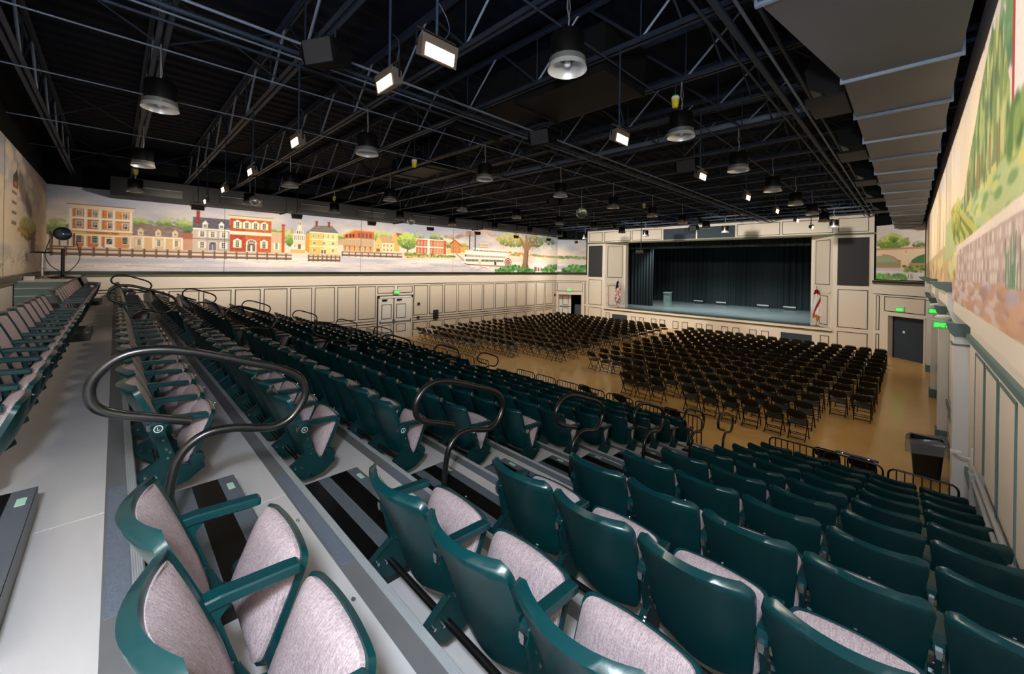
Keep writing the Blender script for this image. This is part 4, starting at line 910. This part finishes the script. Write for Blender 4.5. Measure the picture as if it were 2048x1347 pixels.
# loose folding chairs between the guard rail and the floor
for i,(x,lb) in enumerate(((-1.15,'behind the middle guard rail of the right-hand seats'),(-.62,'nearest the trash can behind the guard rail'),(-4.25,'behind the guard rail just left of the near aisle'),(-5.75,'behind the guard rail, second loose chair left of near aisle'),(-6.9,'behind the guard rail, third loose chair left of near aisle'))):
    t=thing('folding_chair','loose black folding chair '+lb,'chair',(x,10.02,0),0,'loose folding chairs at the guard rail')
    for n_,me in FPM.items(): place(me.name.split('.')[0],me,t)
m=MB(); m.tube([(0,0,0),(.62,0,0)],.022,10); o=thing('blue_padded_bar','slim blue bar resting across the folding chair backs by the rail','bar',(-1.0,10.03,.80))
m.build('bar_tube',mat('slate_blue_paint',(60,78,120),.4),o,True)
for x in (.1,.48):
    mm=MB(); mm.lathe([(.026,-.012),(.026,.012)],10,(x,0,0),axis='x'); mm.build('clip',MT['chrome'],o)
# ---------------------------------------------------------------- roof joists
ZJ=7.366; ZJT=8.16
mb=MB(); 
for s in(-1,1):
    mb.box(XL,XR,s*.012,s*.075,ZJ,ZJ+.010); mb.box(XL,XR,s*.012,s*.022,ZJ,ZJ+.075)
CHB=mb.mesh('bottom_chord',MT['steel'])
mb=MB()
for s in(-1,1): mb.box(XL,XR,s*.012,s*.075,ZJT+.06,ZJT+.07); mb.box(XL,XR,s*.012,s*.022,ZJT,ZJT+.07)
CHT=mb.mesh('top_chord',MT['steel'])
def bar(m,a,b,w):
    m.tube([a,b],w,4)
mb=MB(); bar(mb,(0,0,ZJ+.04),(.86,0,ZJT+.04),.020); DG=mb.mesh('web_diagonal',MT['steellight'])  # paler colour on this diagonal paints in the bluish-white highlight
mb=MB(); bar(mb,(0,0,ZJ+.04),(-.86,0,ZJT+.04),.020); DG2=mb.mesh('web_diagonal',MT['steel'])
mb=MB(); bar(mb,(0,0,ZJ+.04),(0,0,ZJT+.04),.013); VG=mb.mesh('web_post',MT['steel'])
webs=MB()
nodes=[-2.62-1.87*k for k in range(-1,10)]
for x in nodes: bar(webs,(x,0,ZJ+.04),(x+.86,0,ZJT+.04),.02); bar(webs,(x,0,ZJ+.04),(x-.86,0,ZJT+.04),.02); bar(webs,(x,0,ZJ+.04),(x,0,ZJT+.04),.013)
WEBM=webs.mesh('web_members',MT['steel'])
for k in range(-1,19):
    y=.43+1.524*k
    t=thing('roof_joist','dark open-web steel roof joist, %s from the back wall'%ORD[k+1],'joist',(0,y,0),0,'open-web roof joists')
    place('bottom_chord',CHB,t); place('top_chord',CHT,t)
    if k<8:
        for x in nodes: place('web_diagonal',DG,t,(x,0,0)); place('web_diagonal',DG2,t,(x,0,0)); place('web_post',VG,t,(x,0,0))
    else: place('web_members',WEBM,t)
# cross bridging between joists
for xi,x in enumerate((-2.05,-7.6,-13.2,-18.6)):
    t=thing('cross_bridging','crossed steel bridging bars between joists, %s line from the right wall'%ORD[xi],'bracing',(x,0,0),0,'cross bridging between joists')
    mb=MB(); bar(mb,(0,.43-1.524,ZJ+.02),(0,1.954-1.524,ZJT+.05),.014); a=mb.mesh('bridging_bar',MT['steel'])
    mb=MB(); bar(mb,(0,.43-1.524,ZJT+.05),(0,1.954-1.524,ZJ+.02),.014); b=mb.mesh('bridging_bar',MT['steel'])
    for k in range(0,18): place('bridging_bar',a,t,(0,1.524*k,0)); place('bridging_bar',b,t,(0,1.524*k,0))
# conduits and pipes running towards the stage
PIPES=[(-7.62,ZJ-.02,.013,'steellight'),(-9.95,ZJ-.02,.013,'steellight'),(-5.95,ZJ-.05,.020,'steellight'),(-6.18,ZJ-.08,.034,'steel'),(-6.40,ZJ-.05,.016,'steellight'),(-6.62,ZJ-.06,.022,'steel'),(-13.3,ZJ-.02,.013,'steellight'),(-16.4,ZJ-.02,.016,'steel'),
 (-1.25,ZJ-.07,.03,'steel'),(-1.42,ZJ-.06,.022,'steellight'),(-1.58,ZJ-.09,.045,'steel'),(-1.78,ZJ-.05,.02,'steel'),(-3.15,ZJ-.02,.014,'steel')]
pk=sorted(range(len(PIPES)),key=lambda i:-PIPES[i][0])
for n_,i in enumerate(pk):
    x,z,r,mt=PIPES[i]; m=MB(); m.tube([(x,YB+.1,z),(x,28.4,z)],r,8)
    tag(m.build('ceiling_conduit',MT[mt],None,True),'painted conduit under the joists running towards the stage, %s from the right wall'%ORD[n_],'conduit','conduits under the joists')
m=MB(); m.tube([(-14,9.9,ZJ+.25),(XR-.2,9.9,ZJ+.25)],.065,12); tag(m.build('sprinkler_main',MT['steellight'],None,True),'thick grey cross pipe between the joists above the floor seats','pipe')
m=MB(); m.tube([(-14,8.9,ZJ+.3),(XR-.2,8.9,ZJ+.3)],.05,12); tag(m.build('sprinkler_branch',MT['steel'],None,True),'thinner grey cross pipe behind the thick cross pipe','pipe')
# ---------------------------------------------------------------- air ducts
t=thing('supply_duct','large grey rectangular duct with seams along the right wall','duct',(0,0,0))
seg=1.52; y=5.98; k=0
ys=[y+seg*i for i in range(15)]
for i,y0 in enumerate(ys):
    m=MB(); m.box(-.58,.33,y0+.01,y0+seg-.01,6.52,7.34); s_=m.build('duct_section',MT['duct'],t)
    m=MB(); m.box(-.61,.36,y0-.02,y0+.01,6.485,7.36); m.build('flange',MT['steellight'],s_)
m=MB(); m.add([(-.58,5.97,6.52),(.33,5.97,6.52),(.33,5.97,7.34),(-.58,5.97,7.34),(-.95,3.9,6.6),(.36,3.9,6.6),(.36,3.9,7.7),(-.95,3.9,7.7)],[(0,1,2,3),(7,6,5,4),(0,4,5,1),(1,5,6,2),(2,6,7,3),(3,7,4,0)]); m.build('transition',MT['duct'],t)
m=MB(); m.box(-.95,.36,.5,3.9,6.6,7.7); m.build('plenum',MT['duct'],t)
m=MB(); m.box(-.98,.39,3.88,3.92,6.57,7.73); m.build('flange',MT['steellight'],t)
for y0 in (6.6,9.9,13.2,16.6,20):
    m=MB(); m.prism([(-.58,6.62),(-.58,7.2),(-.95,7.2),(-1.05,7.0),(-1.0,6.75),(-.8,6.62)],y0,y0+.8,'y'); s_=m.build('takeoff',MT['ductdark'],t)
    m=MB(); m.box(-1.04,-.62,y0-.02,y0+.82,6.58,6.62); m.build('takeoff_flange',MT['ductdark'],s_)
t=thing('ceiling_duct','dark rectangular duct hung crosswise between the joists near the camera','duct',(0,0,0))
m=MB(); m.box(-7.0,-5.2,5.2,6.42,7.42,8.05); m.build('duct_body',MT['ductdark'],t)
m=MB(); m.box(-5.2,-3.3,5.2,6.42,7.30,8.05); m.build('duct_end',MT['ductdark'],t)
for x in (-7.02,-5.22,-3.32): 
    m=MB(); m.box(x,x+.04,5.16,6.46,7.27,8.08); m.build('flange',MT['ductdark'],t)
t=thing('exhaust_duct','dark rectangular duct with open end over the middle aisle seats','duct')
m=MB(); m.box(-13.0,-10.6,6.9,7.8,7.45,8.0); m.build('duct_body',MT['ductdark'],t)
m=MB(); m.box(-10.6,-10.5,6.86,7.84,7.40,8.04); m.build('flange',MT['ductdark'],t)
for x in (-12.6,-11.0):
    m=MB(); m.box(x,x+.03,6.87,6.9,7.43,ZT); m.box(x,x+.03,7.8,7.83,7.43,ZT); m.box(x,x+.03,6.87,7.83,7.42,7.45); m.build('hanger_strap',MT['steel'],t)
t=thing('wall_duct','long black duct with supply grilles above the river town mural','duct')
for i,(ya,yb,zb) in enumerate(((-.15,5.6,6.66),(5.6,11.5,6.72),(11.5,17.4,6.80),(17.4,26.0,6.90))):
    m=MB(); m.box(-21.35,-20.25,ya,yb-.03,zb,7.34); s_=m.build('duct_section',MT['ductdark'],t)
    m=MB(); m.box(-21.37,-20.20,yb-.06,yb,zb-.04,7.36); m.build('flange',MT['ductdark'],s_)
    for yy in (ya+.5,ya+3.2):
        m=MB(); m.box(-20.26,-20.20,yy,yy+1.5,zb+.10,zb+.42,0)
        g=m.build('grille',MT['blackmetal'],s_)
        m=MB(); m.add([(-20.22,yy,zb+.42),(-20.22,yy+1.5,zb+.42),(-20.08,yy+1.5,zb+.36),(-20.08,yy,zb+.36),(-20.22,yy,zb+.41),(-20.22,yy+1.5,zb+.41),(-20.08,yy+1.5,zb+.35),(-20.08,yy,zb+.35)],[(0,1,2,3),(7,6,5,4),(0,4,5,1),(1,5,6,2),(2,6,7,3),(3,7,4,0)]); m.build('grille_flap',MT['steellight'],s_)
# ---------------------------------------------------------------- high-bay pendant lamps
ZL=6.46
mb=MB(); mb.lathe([(.02,.40),(.165,.39),(.182,.36),(.182,.13),(.195,.125),(.195,.115)],24); LB=mb.mesh('housing',MT['lampblack'],True)
mb=MB(); mb.lathe([(.197,.115),(.200,.055)],24,cap=False); mb.lathe([(.190,.055),(.187,.115)],24,cap=False); LC=mb.mesh('perforated_collar',MT['lampmesh'],True)
mb=MB(); mb.lathe([(.202,.055),(.216,.0),(.211,-.002),(.195,.05),(.15,.105),(.06,.12),(.001,.12)],24,cap=False); LR=mb.mesh('reflector',MT['reflector'],True)
mb=MB(); mb.lathe([(.02,.11),(.035,.09),(.035,.05),(.015,.03)],12); LU=mb.mesh('bulb',mat('frosted_bulb',(226,226,230),.3),True)
mb=MB(); mb.tube([(0,0,.40),(.02,0,.55),(-.01,0,.68),(0,0,ZJ-ZL+.02)],.009,6); LW=mb.mesh('hanging_cord',MT['wire'],True)
mb=MB(); mb.tube([(.03,.0,.39),(-.01,.02,.52),(.03,0,.66),(.0,0,ZJ-ZL+.02)],.005,5); LW2=mb.mesh('safety_wire',MT['wire'],True)
LX=(-2.68,-7.56,-12.42,-17.2); LXN=('row nearest the right wall','second row from the right wall','third row from the right wall','row nearest the left wall')
for xi,x in enumerate(LX):
    for yi in range(9):
        y=.43+3.048*yi
        if xi==0 and yi==0: continue
        t=thing('high_bay_lamp','black high-bay pendant lamp, %s from the back, %s'%(ORD[yi],LXN[xi]),'lamp',(x,y,ZL),0,'high-bay pendant lamps')
        place('housing',LB,t); place('perforated_collar',LC,t); place('reflector',LR,t)
        if yi<4: place('bulb',LU,t); place('safety_wire',LW2,t)
        place('hanging_cord',LW,t)
        if yi>=4:
            L=bpy.data.lights.new('bay_light','SPOT'); L.energy=BAY_W; L.color=(1,.86,.66); L.spot_size=R(120); L.spot_blend=.6; L.shadow_soft_size=.12
            lo=bpy.data.objects.new('bay_beam',L); COL.objects.link(lo); lo.parent=t; lo.location=(0,0,.02)
# ---------------------------------------------------------------- mural wash floodlights
mb=MB(); mb.prism([(-.045,-.075),(.05,-.05),(.05,.07),(-.045,.10)],-.17,.17,'x'); mb.box(-.18,.18,-.055,-.045,-.08,.105); FBm=mb.mesh('flood_housing',MT['floodbody'])
mb=MB(); mb.box(-.145,.145,-.060,-.0555,-.065,.035); FFm=mb.mesh('flood_lens',MT['floodface'])
mb=MB(); mb.tube([(-.2,0,0),(-.2,0,.16),(.2,0,.16),(.2,0,0)],.010,6); FYm=mb.mesh('yoke',MT['blackmetal'])
mb=MB(); mb.tube([(0,0,.16),(0,0,ZJ-6.13)],.012,8); FRm=mb.mesh('drop_rod',MT['steel'])
mb=MB(); mb.tube(smooth_path([(0,.03,.5),(.12,.03,.38),(.14,.02,.25),(.05,.03,.12)],5),.006,5); FCm=mb.mesh('power_cord',MT['steel'],True)
def flood(x,y,ang,label,grp,tilt=.18,pw=1.0,lit=True):
    """ang: heading the lens faces (local -y)"""
    t=thing('floodlight',label,'floodlight',(x,y,6.13),ang,grp)
    h=place('flood_housing',FBm,t,(0,0,0),0,(tilt,0,0)); place('flood_lens',FFm,h); place('yoke',FYm,t); place('drop_rod',FRm,t); place('power_cord',FCm,t)
    L=bpy.data.lights.new('flood_light','SPOT'); L.energy=FLOOD_W*pw*2.2; L.color=(1.0,.87,.70); L.spot_size=R(104); L.spot_blend=.9; L.shadow_soft_size=.10
    lo=bpy.data.objects.new('flood_beam',L); COL.objects.link(lo); lo.parent=t; lo.location=(0,-.12,-.02); lo.rotation_euler=(R(90)-tilt*1.4,0,PI)
    return t
for i in range(7):
    flood(-2.92,1.95+3.048*i,-PI/2+PI,'lit floodlight washing the right wall mural, %s from the back'%ORD[i],'floodlights facing the right wall mural',pw=.95)
for i in range(5):
    x=-3.72-2.80*i
    flood(x,1.93,0,'lit floodlight washing the back wall mural, %s from the right wall'%ORD[i],'floodlights facing the back wall mural',pw=.35)
for i in range(8):
    flood(-16.9,1.95+3.048*i,-PI/2,'black floodlight facing the river town mural, %s from the back'%ORD[i],'floodlights facing the left wall mural',pw=1.5)
# ---------------------------------------------------------------- speakers, sensors, globes, projector
def speaker(x,y,z,rz,label,tilt=.25,s=1):
    t=thing('ceiling_speaker',label,'speaker',(x,y,z),rz,'black speakers under the joists')
    m=MB(); m.prism([(-.22,-.14),(.22,-.14),(.30,.0),(.22,.16),(-.22,.16),(-.30,.0)],-.17,.15,'y'); b=m.build('cabinet',MT['blackwall'],t,False); b.rotation_euler=(tilt,0,0)
    m=MB(); m.box(-.21,.21,-.185,-.17,-.13,.15); g=m.build('grille',MT['acoustic'],b)
    m=MB(); m.tube([(-.12,0,.1),(-.12,0,ZJ-z)],.012,6); m.tube([(.12,0,.1),(.12,0,ZJ-z)],.012,6); m.build('hanger',MT['steel'],t)
speaker(-5.46,1.95,7.05,.5,'black hexagonal speaker hung nearest the camera beside the floodlights')
speaker(-5.65,6.526,7.1,.2,'black speaker hung under the joist beside the crosswise duct')
speaker(-3.74,9.574,6.75,.0,'black speaker hung above the right-hand floor seats')
speaker(-10.25,12.622,7.0,.4,'black speaker hung above the left-hand floor seats')
speaker(-9.9,26.338,7.0,.0,'black speaker hung in front of the proscenium header')
for i,(x,y,z,lb) in enumerate(((-2.78,6.526,7.1,'nearest the big right-hand duct'),(-8.35,5.002,6.75,'over the middle of the tiered seats'),(-17.24,6.526,7.1,'beside the left floodlights'),(-17.1,.43,7.1,'in the back left corner'),(-7.93,15.67,6.975,'over the floor seats near the stage'))):
    t=thing('ceiling_sensor','small yellow and white sensor under a joist, '+lb,'sensor',(x,y,z),0,'yellow sensors under the joists')
    m=MB(); m.lathe([(.03,-.13),(.045,-.12),(.06,-.02),(.06,0)],14); m.build('yellow_cup',MT['yellow'],t,True)
    m=MB(); m.lathe([(.062,0),(.062,.05)],14); m.build('white_band',MT['white'],t,True)
    m=MB(); m.lathe([(.055,.05),(.045,.075)],14); m.build('green_cap',MT['greencap'],t,True)
    m=MB(); m.tube([(0,0,.07),(0,0,ZJ-z+.02)],.008,6); m.build('drop_stem',MT['steel'],t)
def globe(x,y,z,r,label,mt):
    t=thing('hanging_globe',label,'globe',(x,y,z))
    m=MB(); N=14; m.lathe([(max(.001,r*math.sin(PI*k/N)),-r*math.cos(PI*k/N)) for k in range(N+1)],20); m.build('globe_shell',mt,t,False)
    m=MB(); m.lathe([(.03,r-.005),(.03,r+.03),(.01,r+.05)],10); m.build('cap',MT['chrome'],t)
    m=MB(); m.tube([(0,0,r+.04),(0,0,ZJ-z)],.006,6); m.build('hanging_wire',MT['wire'],t)
globe(-8.93,12.622,6.415,.21,'clear mirror-bottomed globe hanging above the floor seats',MT['glass'])
globe(-16.2,9.574,6.35,.19,'dark mirror ball hanging near the left wall duct',MT['reflector'])
globe(-16.4,3.478,6.5,.17,'small dark mirror ball hanging near the back left corner',MT['reflector'])
t=thing('projector','black projector on a long ceiling pole in front of the stage','projector',(-11.94,23.29,5.378))
m=MB(); m.box(-.26,.26,-.20,.20,-.09,.09); m.build('projector_body',MT['blackmetal'],t)
m=MB(); m.lathe([(.06,.20),(.06,.27),(.05,.27)],14,axis='y'); m.build('projector_lens',MT['lens'],t)
m=MB(); m.tube([(0,0,.09),(0,0,ZJ-5.378)],.025,8); m.build('ceiling_pole',MT['blackmetal'],t)
# ---------------------------------------------------------------- flags
def flag(x,y,label,kind):
    t=thing('flag_on_pole',label,'flag',(x,y,1.10))
    m=MB(); m.lathe([(.16,0),(.16,.03),(.05,.08),(.03,.1)],16); m.build('flag_base',MT['gold'],t,True)
    m=MB(); m.tube([(0,0,.05),(0,0,2.25)],.014,8); m.build('flag_pole',MT['gold'],t,True)
    m=MB(); m.lathe([(.004,2.40),(.03,2.32),(.012,2.25)],10); m.build('finial',MT['gold'],t,True)
    m=MB(); NZ=24; NU=20
    mats=[MT['red'],MT['white'],MT['navy'],MT['orange']]
    vs=[];
    for i in range(NZ+1):
        v=i/NZ; z=2.2-1.65*v; w=.06+.20*math.sin(PI*min(1,v*.8+.05))
        for k in range(NU+1):
            u=-1+2*k/NU; vs.append((w*u,-.05-.05*math.cos(u*9+v*2.5)-.03*math.sin(u*17),z-.10*abs(u)))
    for i in range(NZ):
        for k in range(NU):
            q=i*(NU+1)+k; v=i/NZ; u=k/NU
            if kind=='us': mi=2 if v<.30 and u<.75 else (0 if int(u*13+v*4)%2 else 1)
            else: mi=3 if v>.9 else (0 if abs((u-.5)*1.6+(v-.62)*1.9)<.16 or v<.14 else 1)
            m.f.append((q,q+1,q+NU+2,q+NU+1)); m.m.append(mi)
    m.v=vs; m.build('flag_cloth',mats,t,True)
flag(-16.95,29.25,'red and white striped flag with navy corner left of the stage','us')
flag(-3.90,29.25,'white flag with red bands and orange fringe right of the stage','fl')
# ---------------------------------------------------------------- things on the stage
t=thing('lectern','clear acrylic lectern standing on the stage near the left curtain','lectern',(-14.9,34.0,1.10))
m=MB(); m.box(-.28,-.25,-.2,.2,0,1.15); m.build('side_panel',MT['glass'],t)
m=MB(); m.box(.25,.28,-.2,.2,0,1.15); m.build('side_panel',MT['glass'],t)
m=MB(); m.box(-.25,.25,-.2,-.18,0,1.10); m.build('front_panel',MT['glass'],t)
m=MB(); m.add([(-.33,-.26,1.14),(.33,-.26,1.14),(.33,.26,1.22),(-.33,.26,1.22),(-.33,-.26,1.16),(.33,-.26,1.16),(.33,.26,1.24),(-.33,.26,1.24)],[(3,2,1,0),(4,5,6,7),(0,1,5,4),(1,2,6,5),(2,3,7,6),(3,0,4,7)]); m.build('reading_top',MT['glass'],t)
for i,(x,lb) in enumerate(((-14.2,'first from the lectern'),(-12.2,'second from the lectern'),(-8.9,'second from the right curtain'),(-7.0,'nearest the right curtain'))):
    t=thing('stage_floor_light','low black stage light at the back curtain, '+lb,'stage light',(x,39.3,1.10),0,'low lights along the back curtain')
    m=MB(); m.box(-.45,.45,-.12,.12,.10,.34); m.build('light_housing',MT['blackmetal'],t)
    m=MB(); m.box(-.43,.43,-.14,-.12,.22,.32); m.build('light_strip',MT['wire'],t)
    for s in(-.3,.3):
        m=MB(); m.prism([(-.10,0),(.10,0),(.03,.12),(-.03,.12)],s-.02,s+.02,'x'); m.build('foot',MT['blackmetal'],t)
def spot(x,y,z,tx,ty,tz,w,col,size,label,name='stage_spotlight'):
    t=thing(name,label,'spotlight',(x,y,z))
    dv=Vector((tx-x,ty-y,tz-z)).normalized(); rq=dv.to_track_quat('-Z','Y')
    m=MB(); m.lathe([(.05,.25),(.10,.2),(.12,0),(.14,-.12),(.13,-.12),(.11,0)],16); b=m.build('can',MT['blackmetal'],t,True); b.rotation_mode='QUATERNION'; b.rotation_quaternion=rq
    m=MB(); m.tube([(0,0,.1),(0,0,9.0-z if y>29 else ZJ-z)],.015,6); m.build('hanging_pipe',MT['blackmetal'],t)
    L=bpy.data.lights.new('spot_light','SPOT'); L.energy=w; L.color=col; L.spot_size=size; L.spot_blend=.6; L.shadow_soft_size=.12
    lo=bpy.data.objects.new('spot_beam',L); COL.objects.link(lo); lo.parent=b; lo.location=(0,0,-.13)
for i,x in enumerate((-14.5,-10.4,-6.4)):
    spot(x,32.2,7.4,x,34.5,1.1,STAGE_W,(.90,1.0,.99),R(95),'black stage spotlight over the stage floor, %s from the left'%ORD[i])
for i,(x,tx) in enumerate(((-18.2,-18.6),(-13.0,-13.0),(-7.9,-7.9),(-2.7,-2.3))):
    spot(x,21.766,6.95,tx,28.5,2.6,800,(1,.93,.80),R(110),'black spotlight facing the proscenium wall, %s from the left'%ORD[i],'front_spotlight')
# ---------------------------------------------------------------- exit signs
EXT=text_mesh('EXIT',.15,MT['exitgreen'],.004)
def exit_sign(F,u,z,d,label,extra=0):
    x=F.o[0]+u*math.cos(F.a)+d*math.sin(F.a); y=F.o[1]+u*math.sin(F.a)-d*math.cos(F.a)
    t=thing('exit_sign',label,'exit sign',(x,y,z),F.a+extra,'green exit signs')
    m=MB(); m.box(-.20,.20,-.03,.03,.12,.17); m.build('sign_housing',MT['white'],t)
    m=MB(); m.box(-.19,.19,-.008,.008,-.11,.12); m.build('sign_plate',MT['exitplate'],t)
    place('exit_lettering',EXT,t,(0,-.014,0),0,(PI/2,0,0))
    if extra:
        place('exit_lettering',EXT,t,(0,.014,0),0,(PI/2,0,PI)); t.scale=(.75,.75,.75)
        m=MB(); m.lathe([(.01,-.2),(.06,-.15),(.085,0),(.06,.15),(.01,.2)],12,(.06,0,.24),axis='x'); m.build('lamp_cover',MT['white'],t,True)
    else:
        m=MB(); m.box(-.12,.12,.03,d,.10,.17); m.build('wall_mount',MT['white'],t)
exit_sign(FL,11.73,2.72,.12,'green EXIT sign above the white double doors in the left wall')
exit_sign(FCL,1.05,2.42,.06,'green EXIT sign above the corner doorway left of the stage')
exit_sign(FCR,1.37,2.48,.06,'green EXIT sign above the corner doorway right of the stage')
exit_sign(FRT,-16.6,3.22,.20,'green EXIT blade sign on the right wall, farther of two',PI/2)
exit_sign(FRT,-13.2,3.14,.20,'green EXIT blade sign on the right wall, nearer of two',PI/2)
# ---------------------------------------------------------------- small wall fittings
def fitting(name,label,cat,F,u0,u1,z0,z1,d,mt,inner=None):
    t=thing(name,label,cat,F.o,F.a)
    m=MB(); m.box(u0,u1,-d,0,z0,z1); m.build('case',MT[mt],t)
    m=MB(); a=(u1-u0)*.2; b=(z1-z0)*.2; m.box(u0+a,u1-a,-d-.008,-d,z0+b,z1-b); m.build('face_plate',MT[inner or 'line'],t)
fitting('fire_alarm_pull','small dark red alarm box right of the white double doors','alarm box',FL,13.18,13.34,1.86,2.03,.06,'brick')
fitting('wall_outlet_box','small dark box at the dado rail right of the double doors','outlet box',FL,13.15,13.33,1.03,1.18,.05,'brick')
fitting('extinguisher_cabinet','grey green extinguisher cabinet on the left wall panels','cabinet',FL,14.33,14.68,.90,1.50,.10,'riser')
fitting('corner_switch','small dark switch box in the left corner by the open doorway','switch',FL,26.45,26.6,1.9,2.05,.05,'brick')
# ---------------------------------------------------------------- trash can
t=thing('trash_can','black plastic trash can with clear liner bag beside the right wall','trash can',(.28,12.30,0))
m=MB(); prof=[]
def rrect(w,d,z,r=.07,n=5):
    out=[]
    for cx,cy,a0 in ((w-r,d-r,0),(-w+r,d-r,PI/2),(-w+r,-d+r,PI),(w-r,-d+r,1.5*PI)):
        for k in range(n+1): a=a0+PI/2*k/n; out.append((cx+r*math.cos(a),cy+r*math.sin(a),z))
    return out
def rings(m,rl):
    n=len(rl[0]); vs=[p for r_ in rl for p in r_]; fs=[]
    for i in range(len(rl)-1): fs+=[(i*n+k,i*n+(k+1)%n,i*n+n+(k+1)%n,i*n+n+k) for k in range(n)]
    fs.append(tuple(range(n))[::-1]); m.add(vs,fs)
rings(m,[rrect(.20,.18,0),rrect(.255,.225,.72),rrect(.265,.235,.73),rrect(.265,.235,.76),rrect(.245,.215,.76),rrect(.20,.18,.05)])
m.build('can_body',MT['bin'],t,True)
m=MB(); rr=random.Random(3); rl=[]
for w_,d_,z_ in ((.22,.19,.60),(.262,.232,.775),(.285,.25,.80),(.31,.275,.76),(.325,.29,.68),(.33,.29,.60),(.325,.285,.53)):
    rl.append([(p[0]*rr.uniform(.96,1.05),p[1]*rr.uniform(.96,1.05),p[2]+rr.uniform(-.025,.025)+.04*p[0]/.3) for p in rrect(w_,d_,z_)])
n=len(rl[0]); vs=[p for r_ in rl for p in r_]; fs=[]
for i in range(len(rl)-1): fs+=[(i*n+k,i*n+(k+1)%n,i*n+n+(k+1)%n,i*n+n+k) for k in range(n)]
m.add(vs,fs); m.build('liner_bag',MT['bag'],t,True)
# ---------------------------------------------------------------- sloped side rails on the right wall
t=thing('side_rail','sloped pair of aluminium side rails along the right wall','handrail')
for dz,x in ((.0,.60),(.07,.63),(-.10,.64)):
    m=MB(); m.tube([(x,4.6,1.78+dz),(x,8.3,1.60+dz)],.022,8); m.build('rail_bar',MT['alu'],t,True)
m=MB(); m.box(.57,.70,4.9,4.96,1.45,1.85); m.build('rail_post',MT['alu'],t)
m=MB(); m.box(.57,.70,7.9,7.96,1.30,1.70); m.build('rail_post',MT['alu'],t)
t=thing('wall_bracket','white rail bracket on the right wall above the side rails','bracket',(.70,9.2,1.50))
m=MB(); m.box(-.03,0,-.03,.03,-.22,.16); m.build('back_plate',MT['white'],t)
m=MB(); m.tube([(-.02,0,0),(-.14,0,.01),(-.18,0,.05)],.016,8); m.build('arm',MT['white'],t,True)
m=MB(); m.box(-.24,-.12,-.04,.04,.05,.08); m.build('saddle',MT['white'],t)
# ---------------------------------------------------------------- follow-spot platform at the back
t=thing('spot_platform','teal boarded platform behind the top row under the back wall mural','platform',(-18.35,-1.30,0))
m=MB(); m.box(-3.0,3.05,-.42,.40,3.20,3.76); m.build('platform_box',MT['tealbox'],t)
for z in (3.38,3.57,3.74):
    m=MB(); m.box(-3.02,3.08,-.42,.43,z,z+.03); m.build('board_edge',MT['cream'],t)
m=MB(); m.box(-3.0,3.05,-.42,.40,2.946,3.20); m.build('platform_base',MT['brick'],t)
t=thing('follow_spot','black follow spotlight on a stand on the back platform','spotlight',(-17.2,-1.06,3.77))
m=MB(); m.lathe([(.30,0),(.30,.04),(.06,.10)],16); m.build('stand_base',MT['blackmetal'],t,True)
m=MB(); m.tube([(0,0,.05),(0,0,.85)],.04,10); m.build('stand_column',MT['blackmetal'],t,True)
m=MB(); m.tube([(0,-.21,1.30),(0,-.21,.92),(0,.21,.92),(0,.21,1.30)],.02,6); m.build('yoke',MT['blackmetal'],t)
m=MB(); m.lathe([(.10,-.34),(.15,-.30),(.16,-.1),(.18,.0),(.185,.24),(.17,.25)],20,(0,0,1.27),axis='x'); m.build('lamp_barrel',MT['blackmetal'],t,True)
m=MB(); m.lathe([(.001,.27),(.08,.265),(.14,.25),(.165,.235),(.165,.22)],20,(0,0,1.27),axis='x'); m.build('front_lens',MT['lens'],t,True)
m=MB(); m.tube(smooth_path([(0,.25,1.1),(.05,.33,.6),(.02,.2,.3),(0,.05,.15)],6),.01,6); m.build('power_cable',MT['blackmetal'],t,True)
m=MB(); m.tube(smooth_path([(0,-.25,1.1),(.05,-.33,.7),(.02,-.25,.4),(0,-.05,.2)],6),.01,6); m.build('power_cable',MT['blackmetal'],t,True)
t=thing('bar_stool','chrome bar stool with thin dark seat on the back platform','stool',(-16.9,-1.42,3.77))
m=MB(); m.lathe([(.001,.70),(.22,.71),(.23,.74),(.20,.75),(.001,.75)],18); m.build('stool_seat',MT['blackmetal'],t,True)
m=MB(); m.tube([(0,0,.02),(0,0,.70)],.028,10); m.build('stool_post',MT['chrome'],t,True)
m=MB(); m.lathe([(.20,0),(.20,.01),(.05,.04),(.03,.08)],18); m.build('stool_base',MT['chrome'],t,True)
m=MB(); m.tube([(0,0,.28),(.18,.10,.28)],.01,6); m.build('foot_bar',MT['chrome'],t)
t=thing('small_white_box','small white box on the back platform beside the bar stool','box',(-15.9,-1.55,3.77))
m=MB(); m.box(-.12,.12,-.08,.08,0,.09); m.build('box_body',MT['white'],t)
m=MB(); m.box(-.125,.125,-.085,.085,.09,.10); m.build('box_lid',MT['white'],t)
